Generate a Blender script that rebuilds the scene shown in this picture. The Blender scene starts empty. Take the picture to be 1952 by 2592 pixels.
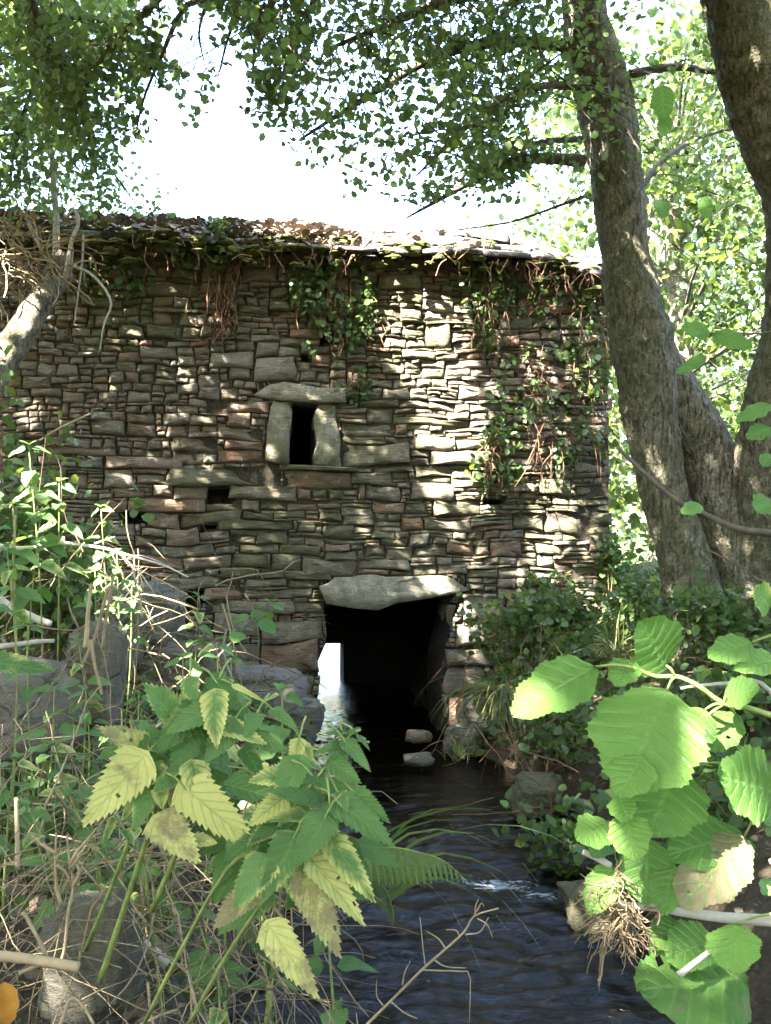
import bpy, math, random
import numpy as np
from mathutils import Vector, Matrix, noise as mnoise

random.seed(7)
rng = np.random.default_rng(7)
SC = bpy.context.scene
COL = SC.collection

# ------------------------------------------------------------------ camera
F = 2625.0                      # focal length in photo pixels (1952 x 2592)
CX, CY, HOR = 976.0, 1296.0, 1406.0
PITCH = math.atan((HOR - CY) / F)
CAM = Vector((0.0, 0.0, 1.40))
cam_d = bpy.data.cameras.new('camera')
cam_d.sensor_fit = 'VERTICAL'
cam_d.sensor_height = 34.6
cam_d.lens = 34.6 * F / 2592.0
cam_d.clip_start = 0.05
cam_d.clip_end = 3000.0
cam = bpy.data.objects.new('camera', cam_d)
COL.objects.link(cam)
cam.location = CAM
cam.rotation_euler = (math.pi / 2 + PITCH, 0, 0)
SC.camera = cam

# ------------------------------------------------------------------ sky and sun
SUN = Vector((-0.40, -0.52, 0.76)).normalized()      # towards the sun
SUN_EL = math.asin(SUN.z)
SUN_AZ = math.atan2(SUN.x, SUN.y)
world = bpy.data.worlds.new('World')
SC.world = world
world.use_nodes = True
wn = world.node_tree.nodes
wl = world.node_tree.links
wn.clear()
sky = wn.new('ShaderNodeTexSky')
sky.sky_type = 'NISHITA'
sky.sun_disc = False
sky.sun_elevation = SUN_EL
sky.sun_rotation = SUN_AZ
sky.air_density = 1.0
sky.dust_density = 2.0
bg = wn.new('ShaderNodeBackground')
bg.inputs['Strength'].default_value = 0.10
wo = wn.new('ShaderNodeOutputWorld')
wl.new(sky.outputs[0], bg.inputs[0])
wl.new(bg.outputs[0], wo.inputs[0])

sun_d = bpy.data.lights.new('sun', 'SUN')
sun_d.energy = 4.4
sun_d.angle = math.radians(0.5)
sun_d.color = (1.0, 0.95, 0.86)
sun = bpy.data.objects.new('sun', sun_d)
COL.objects.link(sun)
sun.location = SUN * 40
sun.rotation_euler = SUN.to_track_quat('Z', 'Y').to_euler()

SC.view_settings.view_transform = 'Standard'
SC.view_settings.look = 'None'
SC.view_settings.gamma = 1.0
SC.view_settings.use_curve_mapping = False
SC.view_settings.exposure = 4.8
SC.render.engine = 'CYCLES'
SC.cycles.max_bounces = 8
SC.cycles.diffuse_bounces = 4
SC.cycles.transmission_bounces = 6
SC.cycles.transparent_max_bounces = 8
SC.cycles.use_denoising = True
SC.cycles.caustics_reflective = False
SC.cycles.caustics_refractive = False

# ------------------------------------------------------------------ picture point -> place in the world
K = 1666.0 / 1952.0             # the enlarged view in which most points were read
def ray(x, y):
    v = Vector(((x - CX) / F, (CY - y) / F, -1.0))
    c, s = math.cos(math.pi / 2 + PITCH), math.sin(math.pi / 2 + PITCH)
    return Vector((v.x, c * v.y - s * v.z, s * v.y + c * v.z))
def atd(x, y, d):               # depth d along the lens axis, photo pixels
    return CAM + ray(x, y) * d
def U(x, y, d):                 # same, in enlarged-view pixels
    return atd(x / K, y / K, d)
def px2m(px, d):
    return px * d / F
def atz(x, y, z):
    r = ray(x, y)
    return CAM + r * ((z - CAM.z) / r.z)

PSI = math.radians(8)
WU = Vector((math.cos(PSI), math.sin(PSI), 0))       # along the mill's front
WB = Vector((-math.sin(PSI), math.cos(PSI), 0))      # into the mill
WN = -WB
W0 = Vector((0, 8.0, 0))
def wuz(x, y):                  # photo pixel -> (u, z) on the front wall
    r = ray(x, y)
    t = (W0 - CAM).dot(WN) / r.dot(WN)
    p = CAM + r * t
    return ((p - W0).dot(WU), p.z)
def wuzU(x, y):
    return wuz(x / K, y / K)
def wp(u, z, out=0.0):          # (u, z, distance in front of the wall) -> world
    return W0 + WU * u + WN * out + Vector((0, 0, z))

# ------------------------------------------------------------------ objects
def tag(o, label=None, cat=None, group=None, kind=None):
    if label: o['label'] = label
    if cat: o['category'] = cat
    if group: o['group'] = group
    if kind: o['kind'] = kind
    return o
def empty(name, loc, label=None, cat=None, group=None):
    o = bpy.data.objects.new(name, None)
    o.empty_display_size = 0.2
    o.location = loc
    COL.objects.link(o)
    return tag(o, label, cat, group)
def wloc(o):
    p = Vector((0, 0, 0))
    while o is not None:
        p = p + Vector(o.location)
        o = o.parent
    return p
def link(name, me, parent=None, loc=None, mat=None):
    o = bpy.data.objects.new(name, me)
    COL.objects.link(o)
    if parent is not None:
        o.parent = parent
    if loc is not None:
        o.location = loc
    if mat is not None and len(me.materials) == 0:
        me.materials.append(mat)
    return o

class MB:
    """collects polygons; build() links them as one mesh whose origin is its parent's"""
    def __init__(self):
        self.v = []; self.f = []; self.mi = []; self.at = {}
    def attr(self, n0, **kw):
        for k, val in kw.items():
            a = self.at.setdefault(k, [])
            while len(a) < n0: a.append(0.0)
            a.extend([val] * (len(self.v) - n0))
    def mesh(self, name, off=None, smooth=True):
        me = bpy.data.meshes.new(name)
        v = self.v
        if off is not None:
            v = [(p[0] - off[0], p[1] - off[1], p[2] - off[2]) for p in v]
        me.from_pydata(v, [], self.f)
        for k, a in self.at.items():
            a = list(a) + [0.0] * (len(self.v) - len(a))
            at = me.attributes.new(k, 'FLOAT', 'POINT')
            at.data.foreach_set('value', np.array(a, dtype=np.float32))
        if smooth:
            me.polygons.foreach_set('use_smooth', np.ones(len(me.polygons), dtype=bool))
        if any(self.mi):
            me.polygons.foreach_set('material_index', np.array(self.mi, dtype=np.int32))
        me.update()
        return me
    def build(self, name, mat, parent=None, smooth=True, mats=None):
        off = wloc(parent) if parent is not None else None
        me = self.mesh(name, off, smooth)
        o = link(name, me, parent)
        for m in (mats or [mat]): me.materials.append(m)
        return o
    def tube(self, pts, radii, sides=6, cap=True, jit=0.0, **at):
        n0 = len(self.v)
        pts = [Vector(p) for p in pts]
        n = len(pts)
        if not hasattr(radii, '__len__'): radii = [radii] * n
        t = (pts[1] - pts[0]).normalized()
        a = t.orthogonal().normalized()
        for i in range(n):
            if i == 0: t = pts[1] - pts[0]
            elif i == n - 1: t = pts[-1] - pts[-2]
            else: t = pts[i + 1] - pts[i - 1]
            t = t.normalized() if t.length > 1e-9 else Vector((0, 0, 1))
            a = (a - t * a.dot(t))
            a = a.normalized() if a.length > 1e-6 else t.orthogonal().normalized()
            b = t.cross(a)
            for k in range(sides):
                ang = 2 * math.pi * k / sides
                r = radii[i] * (1 + (random.uniform(-jit, jit) if jit else 0))
                p = pts[i] + a * (math.cos(ang) * r) + b * (math.sin(ang) * r)
                self.v.append((p.x, p.y, p.z))
        for i in range(n - 1):
            for k in range(sides):
                k2 = (k + 1) % sides
                self.f.append((n0 + i * sides + k, n0 + i * sides + k2, n0 + (i + 1) * sides + k2, n0 + (i + 1) * sides + k))
                self.mi.append(0)
        if cap:
            self.f.append(tuple(n0 + k for k in range(sides))[::-1]); self.mi.append(0)
            self.f.append(tuple(n0 + (n - 1) * sides + k for k in range(sides))); self.mi.append(0)
        if at: self.attr(n0, **at)
    def poly(self, pts, mi=0):
        n0 = len(self.v)
        self.v.extend([tuple(p) for p in pts])
        self.f.append(tuple(range(n0, n0 + len(pts)))); self.mi.append(mi)
    def box(self, p, ax, ay, az):       # corner p and three edge vectors
        n0 = len(self.v)
        p = Vector(p); ax = Vector(ax); ay = Vector(ay); az = Vector(az)
        for k in (0, 1):
            for j in (0, 1):
                for i in (0, 1):
                    q = p + ax * i + ay * j + az * k
                    self.v.append((q.x, q.y, q.z))
        for f in ((0, 2, 3, 1), (4, 5, 7, 6), (0, 1, 5, 4), (1, 3, 7, 5), (3, 2, 6, 7), (2, 0, 4, 6)):
            self.f.append(tuple(n0 + i for i in f)); self.mi.append(0)

def spline(ctrl, n):
    """Catmull-Rom through tuples of any length, n samples"""
    c = [np.array(p, dtype=float) for p in ctrl]
    c = [2 * c[0] - c[1]] + c + [2 * c[-1] - c[-2]]
    out = []
    m = len(c) - 3
    for i in range(n):
        x = i / (n - 1) * m
        k = min(int(x), m - 1); t = x - k
        p0, p1, p2, p3 = c[k], c[k + 1], c[k + 2], c[k + 3]
        out.append(0.5 * ((2 * p1) + (-p0 + p2) * t + (2 * p0 - 5 * p1 + 4 * p2 - p3) * t * t + (-p0 + 3 * p1 - 3 * p2 + p3) * t ** 3))
    return out
def vn(p, s=1.0, o=0.0):
    return mnoise.noise(Vector((p[0] * s + o, p[1] * s + o * 0.7, p[2] * s - o)))
def fbm(p, s, o=0.0, k=4):
    return mnoise.fractal(Vector((p[0] * s + o, p[1] * s + o * 0.7, p[2] * s - o)), 0.9, 2.1, k)

# ------------------------------------------------------------------ materials
class NT:
    def __init__(self, name):
        self.m = bpy.data.materials.new(name)
        self.m.use_nodes = True
        self.t = self.m.node_tree
        self.t.nodes.clear()
        self.out = self.t.nodes.new('ShaderNodeOutputMaterial')
    def n(self, typ, ins=None, **props):
        nd = self.t.nodes.new('ShaderNode' + typ)
        for k, v in props.items(): setattr(nd, k, v)
        for k, v in (ins or {}).items(): self.set(nd, k, v)
        return nd
    def set(self, nd, k, v):
        s = nd.inputs[k]
        if hasattr(v, 'is_output') or isinstance(v, bpy.types.NodeSocket): self.t.links.new(v, s)
        elif isinstance(v, bpy.types.Node): self.t.links.new(v.outputs[0], s)
        else:
            if isinstance(v, tuple) and len(v) == 3 and s.type == 'RGBA': v = v + (1.0,)
            s.default_value = v
    def math(self, op, a, b=0.5, c=None, clamp=False):
        nd = self.n('Math', operation=op, use_clamp=clamp)
        self.set(nd, 0, a); self.set(nd, 1, b)
        if c is not None: self.set(nd, 2, c)
        return nd.outputs[0]
    def attr(self, name):
        return self.n('Attribute', attribute_name=name).outputs['Fac']
    def ramp(self, fac, stops, interp='LINEAR'):
        nd = self.n('ValToRGB')
        cr = nd.color_ramp
        cr.interpolation = interp
        while len(cr.elements) < len(stops): cr.elements.new(0.5)
        for e, (p, c) in zip(cr.elements, stops):
            e.position = p
            e.color = (c, c, c, 1) if not isinstance(c, tuple) else c + (1,)
        self.set(nd, 0, fac)
        return nd.outputs[0]
    def mix(self, fac, a, b, blend='MIX'):
        nd = self.n('MixRGB', blend_type=blend)
        self.set(nd, 0, fac); self.set(nd, 1, a); self.set(nd, 2, b)
        return nd.outputs[0]
    def pos(self, scale=(1, 1, 1), rot=(0, 0, 0)):
        g = self.n('NewGeometry')
        mp = self.n('Mapping', {0: g.outputs['Position']})
        mp.inputs['Scale'].default_value = scale
        mp.inputs['Rotation'].default_value = rot
        return mp.outputs[0]
    def noise(self, vec, scale, detail=5, rough=0.6, dist=0.0):
        nd = self.n('TexNoise', {'Vector': vec, 'Scale': scale, 'Detail': detail, 'Roughness': rough, 'Distortion': dist})
        return nd.outputs['Fac']
    def bump(self, h, strength=0.5, dist=0.01, normal=None):
        nd = self.n('Bump', {'Height': h, 'Strength': strength, 'Distance': dist})
        if normal is not None: self.set(nd, 'Normal', normal)
        return nd.outputs[0]
    def done(self, shader):
        self.t.links.new(shader, self.out.inputs[0])
        return self.m
    def bsdf(self, col, rough=0.85, normal=None, spec=0.3):
        nd = self.n('BsdfPrincipled', {'Base Color': col, 'Roughness': rough, 'Specular IOR Level': spec})
        if normal is not None: self.set(nd, 'Normal', normal)
        return nd.outputs[0]

def m_stone(name, a=(0.15, 0.13, 0.105), b=(0.32, 0.285, 0.235), strata=5.0, cracks=0.0):
    t = NT(name)
    p = t.pos((1, 1, strata), (0, math.radians(4), 0))
    q = t.pos()
    n1 = t.noise(p, 9, 8, 0.65)
    n2 = t.noise(q, 60, 5, 0.7)
    tint = t.attr('tint')
    f = t.math('ADD', t.math('MULTIPLY', n1, 0.75), t.math('MULTIPLY', tint, 0.55))
    f = t.math('SUBTRACT', f, 0.18)
    col = t.mix(t.math('ADD', f, 0.0, clamp=True), a, b)
    col = t.mix(t.math('MULTIPLY', t.attr('rust'), t.ramp(t.noise(q, 7, 4), [(0.25, 0.35), (0.6, 1.0)])), col, (0.235, 0.135, 0.085))
    col = t.mix(t.ramp(n2, [(0.52, 0.0), (0.72, 0.55)]), col, (0.055, 0.05, 0.042))
    # lichen crust
    li = t.ramp(t.noise(q, 16, 4, 0.75, 0.4), [(0.585, 0.0), (0.66, 0.8)])
    col = t.mix(t.math('MULTIPLY', li, t.ramp(t.noise(q, 2.2, 2), [(0.4, 0.0), (0.6, 1.0)])), col, (0.47, 0.46, 0.39))
    # moss and algae
    mo = t.ramp(t.math('ADD', t.noise(q, 11, 6, 0.7), t.math('MULTIPLY', t.attr('moss'), 0.62)), [(0.60, 0.0), (0.92, 0.85)])
    mc = t.mix(t.noise(q, 34, 4), (0.058, 0.058, 0.030), (0.15, 0.142, 0.075))
    col = t.mix(mo, col, mc)
    h = t.math('ADD', t.math('MULTIPLY', t.noise(p, 14, 8, 0.7), 1.0), t.math('MULTIPLY', n2, 0.35))
    if cracks:
        wv = t.n('VectorMath', {0: t.pos((1, 1, 1.7), (0.3, 0.4, 0)), 1: t.n('VectorMath', {0: t.n('TexNoise', {'Vector': q, 'Scale': 7.0, 'Detail': 5.0}).outputs['Color'], 1: (0.16, 0.16, 0.16)}, operation='MULTIPLY').outputs[0]}, operation='ADD').outputs[0]
        ck = t.ramp(t.n('TexVoronoi', {'Vector': wv, 'Scale': cracks}, feature='DISTANCE_TO_EDGE').outputs['Distance'], [(0.0, 0.0), (0.035, 1.0)])
        ck = t.math('MAXIMUM', ck, t.ramp(t.noise(q, 3.1, 3, 0.6), [(0.44, 0.0), (0.52, 1.0)]))
        col = t.mix(ck, t.mix(0.45, (0.035, 0.03, 0.024), col), col)
        h = t.math('ADD', h, t.math('MULTIPLY', ck, 0.35))
    nrm = t.bump(h, 1.0, 0.032)
    return t.done(t.bsdf(col, 0.9, nrm, 0.2))

def m_simple(name, a, b, scale=8, rough=0.9, bump=0.5, dist=0.01, stretch=(1, 1, 1), spec=0.25, detail=6, tint=False):
    t = NT(name)
    p = t.pos(stretch)
    n = t.noise(p, scale, detail, 0.65)
    f = t.ramp(n, [(0.3, 0.0), (0.7, 1.0)])
    if tint: f = t.math('ADD', t.math('MULTIPLY', f, 0.5), t.math('MULTIPLY', t.attr('tint'), 0.6), clamp=True)
    col = t.mix(f, a, b)
    nrm = t.bump(t.noise(p, scale * 3, detail, 0.7), bump, dist)
    return t.done(t.bsdf(col, rough, nrm, spec))

def m_bark(name):
    t = NT(name)
    p = t.pos((1, 1, 0.5))
    q = t.pos()
    wob = t.n('VectorMath', {0: t.n('TexNoise', {'Vector': q, 'Scale': 14.0, 'Detail': 4.0}).outputs['Color'], 1: (0.10, 0.10, 0.14)}, operation='MULTIPLY').outputs[0]
    vor = t.n('TexVoronoi', {'Vector': t.n('VectorMath', {0: p, 1: wob}, operation='ADD').outputs[0], 'Scale': 38.0}, feature='F1')
    plate = t.ramp(vor.outputs['Distance'], [(0.1, 1.0), (0.75, 0.0)])
    n1 = t.noise(q, 5, 6, 0.7)
    n3 = t.noise(t.pos((1, 1, 0.4)), 30, 6, 0.75)
    col = t.mix(n1, (0.27, 0.23, 0.175), (0.54, 0.47, 0.36))
    col = t.mix(t.ramp(n3, [(0.42, 0.0), (0.62, 0.75)]), col, (0.36, 0.32, 0.245))
    col = t.mix(t.ramp(n3, [(0.31, 0.8), (0.44, 0.0)]), col, (0.06, 0.048, 0.036))
    col = t.mix(t.math('MULTIPLY', t.math('SUBTRACT', 1.0, plate), 0.40), col, (0.06, 0.048, 0.036))
    fur = t.noise(t.pos((1, 1, 0.22)), 52, 5, 0.7, 0.5)
    fr_ = t.ramp(fur, [(0.36, 1.0), (0.50, 0.0)])
    col = t.mix(t.math('MULTIPLY', fr_, 0.8), col, (0.06, 0.048, 0.036))
    lic = t.ramp(t.noise(q, 21, 5, 0.8, 0.6), [(0.60, 0.0), (0.66, 0.75)])
    col = t.mix(lic, col, (0.46, 0.46, 0.36))
    mo = t.ramp(t.math('ADD', t.noise(q, 3.3, 6, 0.75), t.math('MULTIPLY', t.attr('moss'), 0.3)), [(0.55, 0.0), (0.78, 0.62)])
    col = t.mix(mo, col, t.mix(t.noise(q, 38, 4), (0.058, 0.064, 0.022), (0.15, 0.152, 0.06)))
    h = t.math('SUBTRACT', t.math('ADD', t.math('MULTIPLY', plate, .6), t.math('MULTIPLY', n3, 1.4)), t.math('MULTIPLY', fr_, 0.8))
    return t.done(t.bsdf(col, 0.95, t.bump(h, 1.0, 0.045), 0.12))

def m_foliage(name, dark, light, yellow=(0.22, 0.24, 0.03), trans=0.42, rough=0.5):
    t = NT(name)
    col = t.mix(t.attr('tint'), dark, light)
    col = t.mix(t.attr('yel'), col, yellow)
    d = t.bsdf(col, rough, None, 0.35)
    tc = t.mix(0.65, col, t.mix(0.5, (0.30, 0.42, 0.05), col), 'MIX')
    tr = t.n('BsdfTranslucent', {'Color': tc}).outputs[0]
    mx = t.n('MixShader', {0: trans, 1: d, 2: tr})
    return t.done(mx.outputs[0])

def m_heroleaf(name, green_d, green_l, nveins, slope, trans=0.35, rough=0.52, spec=0.28):
    t = NT(name)
    uv = t.n('UVMap', uv_map='UVMap')
    sp = t.n('SeparateXYZ', {0: uv.outputs[0]})
    a = t.math('ABSOLUTE', t.math('MULTIPLY', t.math('SUBTRACT', sp.outputs[0], 0.5), 2.0))
    lat = t.math('MULTIPLY', t.math('SUBTRACT', sp.outputs[1], t.math('MULTIPLY', t.math('POWER', a, 0.8), slope)), nveins)
    fr = t.math('ABSOLUTE', t.math('SUBTRACT', t.math('FRACT', lat, 0), 0.5))       # 0 on the vein
    vein = t.ramp(fr, [(0.0, 1.0), (0.10, 0.25), (0.25, 0.0)])
    mid = t.ramp(a, [(0.0, 1.0), (0.035, 0.7), (0.09, 0.0)])
    vv = t.math('MAXIMUM', vein, mid)
    q = t.pos()
    n1 = t.noise(q, 38, 5, 0.6)
    n2 = t.noise(q, 150, 4, 0.6)
    col = t.mix(t.math('ADD', t.math('MULTIPLY', n1, 0.5), t.math('MULTIPLY', t.attr('tint'), 0.7), clamp=True), green_d, green_l)
    # yellowing starts between the veins and at the margin
    yl = t.attr('yel')
    ymask = t.math('ADD', t.math('ADD', t.math('MULTIPLY', n1, 1.3), t.math('MULTIPLY', t.math('POWER', a, 2.0), 0.35)), t.math('MULTIPLY', t.math('SUBTRACT', 1.0, vv), 0.18))
    ymask = t.math('ADD', ymask, t.math('MULTIPLY', yl, 1.5))
    yf = t.ramp(t.math('SUBTRACT', ymask, 1.05), [(0.22, 0.0), (0.62, 1.0)])
    yf = t.math('MULTIPLY', yf, t.ramp(yl, [(0.02, 0.0), (0.2, 1.0)]))
    col = t.mix(yf, col, t.mix(n2, (0.50, 0.47, 0.11), (0.66, 0.61, 0.26)))
    br = t.ramp(t.math('ADD', t.noise(q, 27, 5, 0.7), t.math('MULTIPLY', t.attr('brown'), 0.45)), [(0.66, 0.0), (0.80, 0.9)])
    br = t.math('MULTIPLY', br, t.ramp(t.attr('brown'), [(0.02, 0.0), (0.1, 1.0)]))
    col = t.mix(br, col, t.mix(n2, (0.13, 0.08, 0.05), (0.33, 0.24, 0.16)))
    col = t.mix(t.math('MULTIPLY', vv, 0.55), col, t.mix(yf, (0.17, 0.30, 0.075), (0.26, 0.33, 0.08)))
    net = t.n('TexVoronoi', {'Vector': q, 'Scale': 420.0}, feature='DISTANCE_TO_EDGE').outputs['Distance']
    netv = t.ramp(net, [(0.0, 1.0), (0.12, 0.0)])
    col = t.mix(t.math('MULTIPLY', netv, 0.16), col, (0.03, 0.06, 0.012))
    big = t.noise(q, 11, 3, 0.6)
    col = t.mix(t.ramp(big, [(0.35, 0.35), (0.6, 0.0)]), col, t.mix(1.0, col, (0.55, 0.62, 0.5), 'MULTIPLY'))
    sp1 = t.ramp(t.noise(q, 95, 3, 0.7), [(0.68, 0.0), (0.74, 0.8)])
    col = t.mix(t.math('MULTIPLY', sp1, t.ramp(n1, [(0.5, 0.0), (0.65, 0.8)])), col, (0.12, 0.075, 0.035))
    h = t.math('SUBTRACT', t.math('MULTIPLY', n2, 0.45), t.math('ADD', t.math('MULTIPLY', vv, 0.9), t.math('MULTIPLY', netv, 0.35)))
    nrm = t.bump(h, 0.6, 0.0016)
    d = t.bsdf(col, rough, nrm, spec)
    tr = t.n('BsdfTranslucent', {'Color': t.mix(0.45, col, t.mix(yf, (0.28, 0.50, 0.04), (0.6, 0.55, 0.12))), 'Normal': nrm}).outputs[0]
    return t.done(t.n('MixShader', {0: trans, 1: d, 2: tr}).outputs[0])

def m_water(name):
    t = NT(name)
    p = t.pos((1.0, 2.2, 1.0))
    q = t.pos()
    med = t.noise(p, 13, 5, 0.6, 0.8)
    fine = t.noise(p, 40, 4, 0.6, 0.4)
    h = t.math('ADD', med, t.math('MULTIPLY', fine, 0.32))
    nrm = t.bump(h, 0.8, 0.010)
    bed = t.mix(t.noise(q, 5, 5), (0.0005, 0.0005, 0.0005), (0.0022, 0.0015, 0.0008))
    w = t.n('BsdfPrincipled', {'Base Color': bed, 'Roughness': 0.03, 'IOR': 1.333, 'Specular IOR Level': 0.45, 'Normal': nrm})
    foam_glint = t.n('BsdfDiffuse', {'Color': (0.34, 0.38, 0.46, 1)})  # pale matte colour shared by foam and the painted sky reflection
    fm = t.attr('foam_glint')
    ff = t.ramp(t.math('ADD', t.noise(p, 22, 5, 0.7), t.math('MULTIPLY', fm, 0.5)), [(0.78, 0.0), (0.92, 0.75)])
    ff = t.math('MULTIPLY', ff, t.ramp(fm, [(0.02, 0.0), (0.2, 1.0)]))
    return t.done(t.n('MixShader', {0: ff, 1: w.outputs[0], 2: foam_glint.outputs[0]}).outputs[0])

def m_ground(name):
    t = NT(name)
    q = t.pos()
    n1 = t.noise(q, 4, 8, 0.7)
    n2 = t.noise(q, 38, 6, 0.75)
    col = t.mix(t.ramp(n1, [(0.3, 0.0), (0.7, 1.0)]), (0.035, 0.026, 0.018), (0.10, 0.075, 0.05))
    col = t.mix(t.ramp(n2, [(0.5, 0.0), (0.7, 0.8)]), col, (0.15, 0.115, 0.075))
    col = t.mix(t.math('MULTIPLY', t.attr('green'), t.ramp(t.noise(q, 9, 5, 0.7), [(0.35, 0.0), (0.6, 1.0)])), col, (0.06, 0.085, 0.022))
    h = t.math('ADD', n1, t.math('MULTIPLY', n2, 0.5))
    return t.done(t.bsdf(col, 0.95, t.bump(h, 1.0, 0.05), 0.15))

M = {}
M['stone'] = m_stone('rubble_stone', (0.13, 0.108, 0.083), (0.29, 0.25, 0.195), 6.5)
M['dressed'] = m_stone('dressed_slab', (0.17, 0.155, 0.125), (0.36, 0.33, 0.265), 2.2)
M['boulder'] = m_stone('boulder_stone', (0.10, 0.087, 0.073), (0.26, 0.228, 0.195), 3.0, 3.2)
M['mortar'] = m_simple('earth_mortar', (0.025, 0.020, 0.015), (0.085, 0.068, 0.048), 18, 1.0, 1.0, 0.03)
M['inside'] = m_simple('dark_inner_stone', (0.010, 0.009, 0.008), (0.03, 0.026, 0.022), 6, 0.95, 0.8, 0.03, (1, 1, 3))  # near-black stone for reveals, inner skin, floor and back wall
M['slate'] = m_stone('roof_slate', (0.075, 0.068, 0.066), (0.19, 0.175, 0.18), 1.0)
M['bark'] = m_bark('alder_bark')
M['twig'] = m_simple('twig_bark', (0.045, 0.036, 0.028), (0.13, 0.105, 0.08), 40, 0.9, 0.4, 0.004)
M['greytwig'] = m_simple('dead_grey_wood', (0.16, 0.14, 0.115), (0.46, 0.42, 0.36), 45, 0.9, 0.5, 0.003, tint=True)
M['straw'] = m_simple('dry_stem', (0.06, 0.04, 0.025), (0.36, 0.27, 0.16), 30, 0.8, 0.4, 0.002, tint=True)
M['redstem'] = m_simple('dry_red_vine', (0.07, 0.035, 0.02), (0.20, 0.11, 0.065), 30, 0.9, 0.4, 0.004, tint=True)
M['greenstem'] = m_simple('green_stem', (0.09, 0.13, 0.03), (0.26, 0.30, 0.09), 40, 0.55, 0.25, 0.001)
M['ground'] = m_ground('bank_soil')
M['water'] = m_water('stream_water')
M['litter'] = m_simple('dead_leaf', (0.045, 0.030, 0.02), (0.20, 0.15, 0.105), 55, 0.85, 0.3, 0.002, tint=True)
M['leaf_near'] = m_foliage('alder_foliage', (0.052, 0.078, 0.026), (0.14, 0.185, 0.065), trans=0.58)
M['leaf_left'] = m_foliage('left_foliage', (0.050, 0.074, 0.034), (0.13, 0.17, 0.07), trans=0.58)
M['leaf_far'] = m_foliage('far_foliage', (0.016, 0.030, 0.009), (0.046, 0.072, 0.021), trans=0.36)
M['leaf_wall'] = m_foliage('creeper_foliage', (0.024, 0.050, 0.016), (0.075, 0.125, 0.035), trans=0.3)
M['leaf_bank'] = m_foliage('bank_foliage', (0.030, 0.060, 0.018), (0.095, 0.15, 0.04), trans=0.34)
M['grass'] = m_foliage('grass_blade', (0.035, 0.058, 0.016), (0.12, 0.155, 0.05), (0.30, 0.24, 0.11), trans=0.3)
M['nettle'] = m_heroleaf('nettle_leaf', (0.042, 0.10, 0.030), (0.13, 0.22, 0.075), 7.0, 0.30)
M['alder'] = m_heroleaf('alder_leaf', (0.030, 0.095, 0.014), (0.16, 0.30, 0.055), 7.0, 0.22, 0.36, 0.42, 0.38)
M['moss'] = m_simple('moss_cushion', (0.03, 0.036, 0.010), (0.12, 0.125, 0.035), 30, 1.0, 1.0, 0.02)
# ------------------------------------------------------------------ gaps in the crowns through which sun reaches the ground
GAPS = []
for x, y, r in ((800, 590, .05), (885, 612, .10), (905, 665, .15), (902, 720, .15), (920, 770, .13), (945, 815, .14), (925, 690, .12), (875, 640, .10), (950, 850, .12), (960, 870, .14), (970, 900, .13),
                (975, 925, .14), (985, 985, .07), (990, 1045, .055), (955, 1095, .05), (1010, 1185, .05), (1200, 1105, .10),
                (1225, 1150, .07), (1175, 1205, .07), (1345, 1370, .11), (1330, 1325, .07), (1215, 1245, .05), (955, 1268, .07),
                (345, 945, .02), (340, 1045, .03), (1012, 1400, .03), (980, 1540, .03)):
    u, z = wuzU(x, y)
    GAPS.append((wp(u, z, 0.03), r * (1.3 if r > .09 else 1.0)))
for x in range(690, 1300, 45):                                  # the roof's right half lies in the sun
    for w in (0.25, 0.8, 1.4, 1.9):
        u, z = wuzU(x, 560)
        GAPS.append((W0 + WU * u + WB * w + Vector((0, 0, 3.72 + w * 0.42)), 0.30))
for x, y, d, r in ((20, 765, 5.8, .08), (75, 680, 5.85, .07), (150, 1120, 3.4, .10), (90, 1100, 3.4, .09), (165, 1080, 3.3, .07), (120, 1010, 3.5, .07), (55, 920, 3.6, .06),
                    (440, 1460, 4.6, .10), (90, 1300, 3.8, .04), (290, 1225, 3.6, .04)):
    GAPS.append((U(x, y, d), r))
GP = np.array([tuple(g[0]) for g in GAPS]); GR = np.array([g[1] for g in GAPS])
SV = np.array(tuple(SUN))
def clear_gaps(P, pad=0.05, smin=0.5):
    """True for points that do not stand between the sun and a gap's spot"""
    keep = np.ones(len(P), dtype=bool)
    for g, r in zip(GP, GR):
        d = P - g
        s = d @ SV
        perp = d - s[:, None] * SV
        keep &= ~((s > smin) & ((perp * perp).sum(1) < (r + pad * min(1.0, .3 + r * 8)) ** 2))
    return keep

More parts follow.
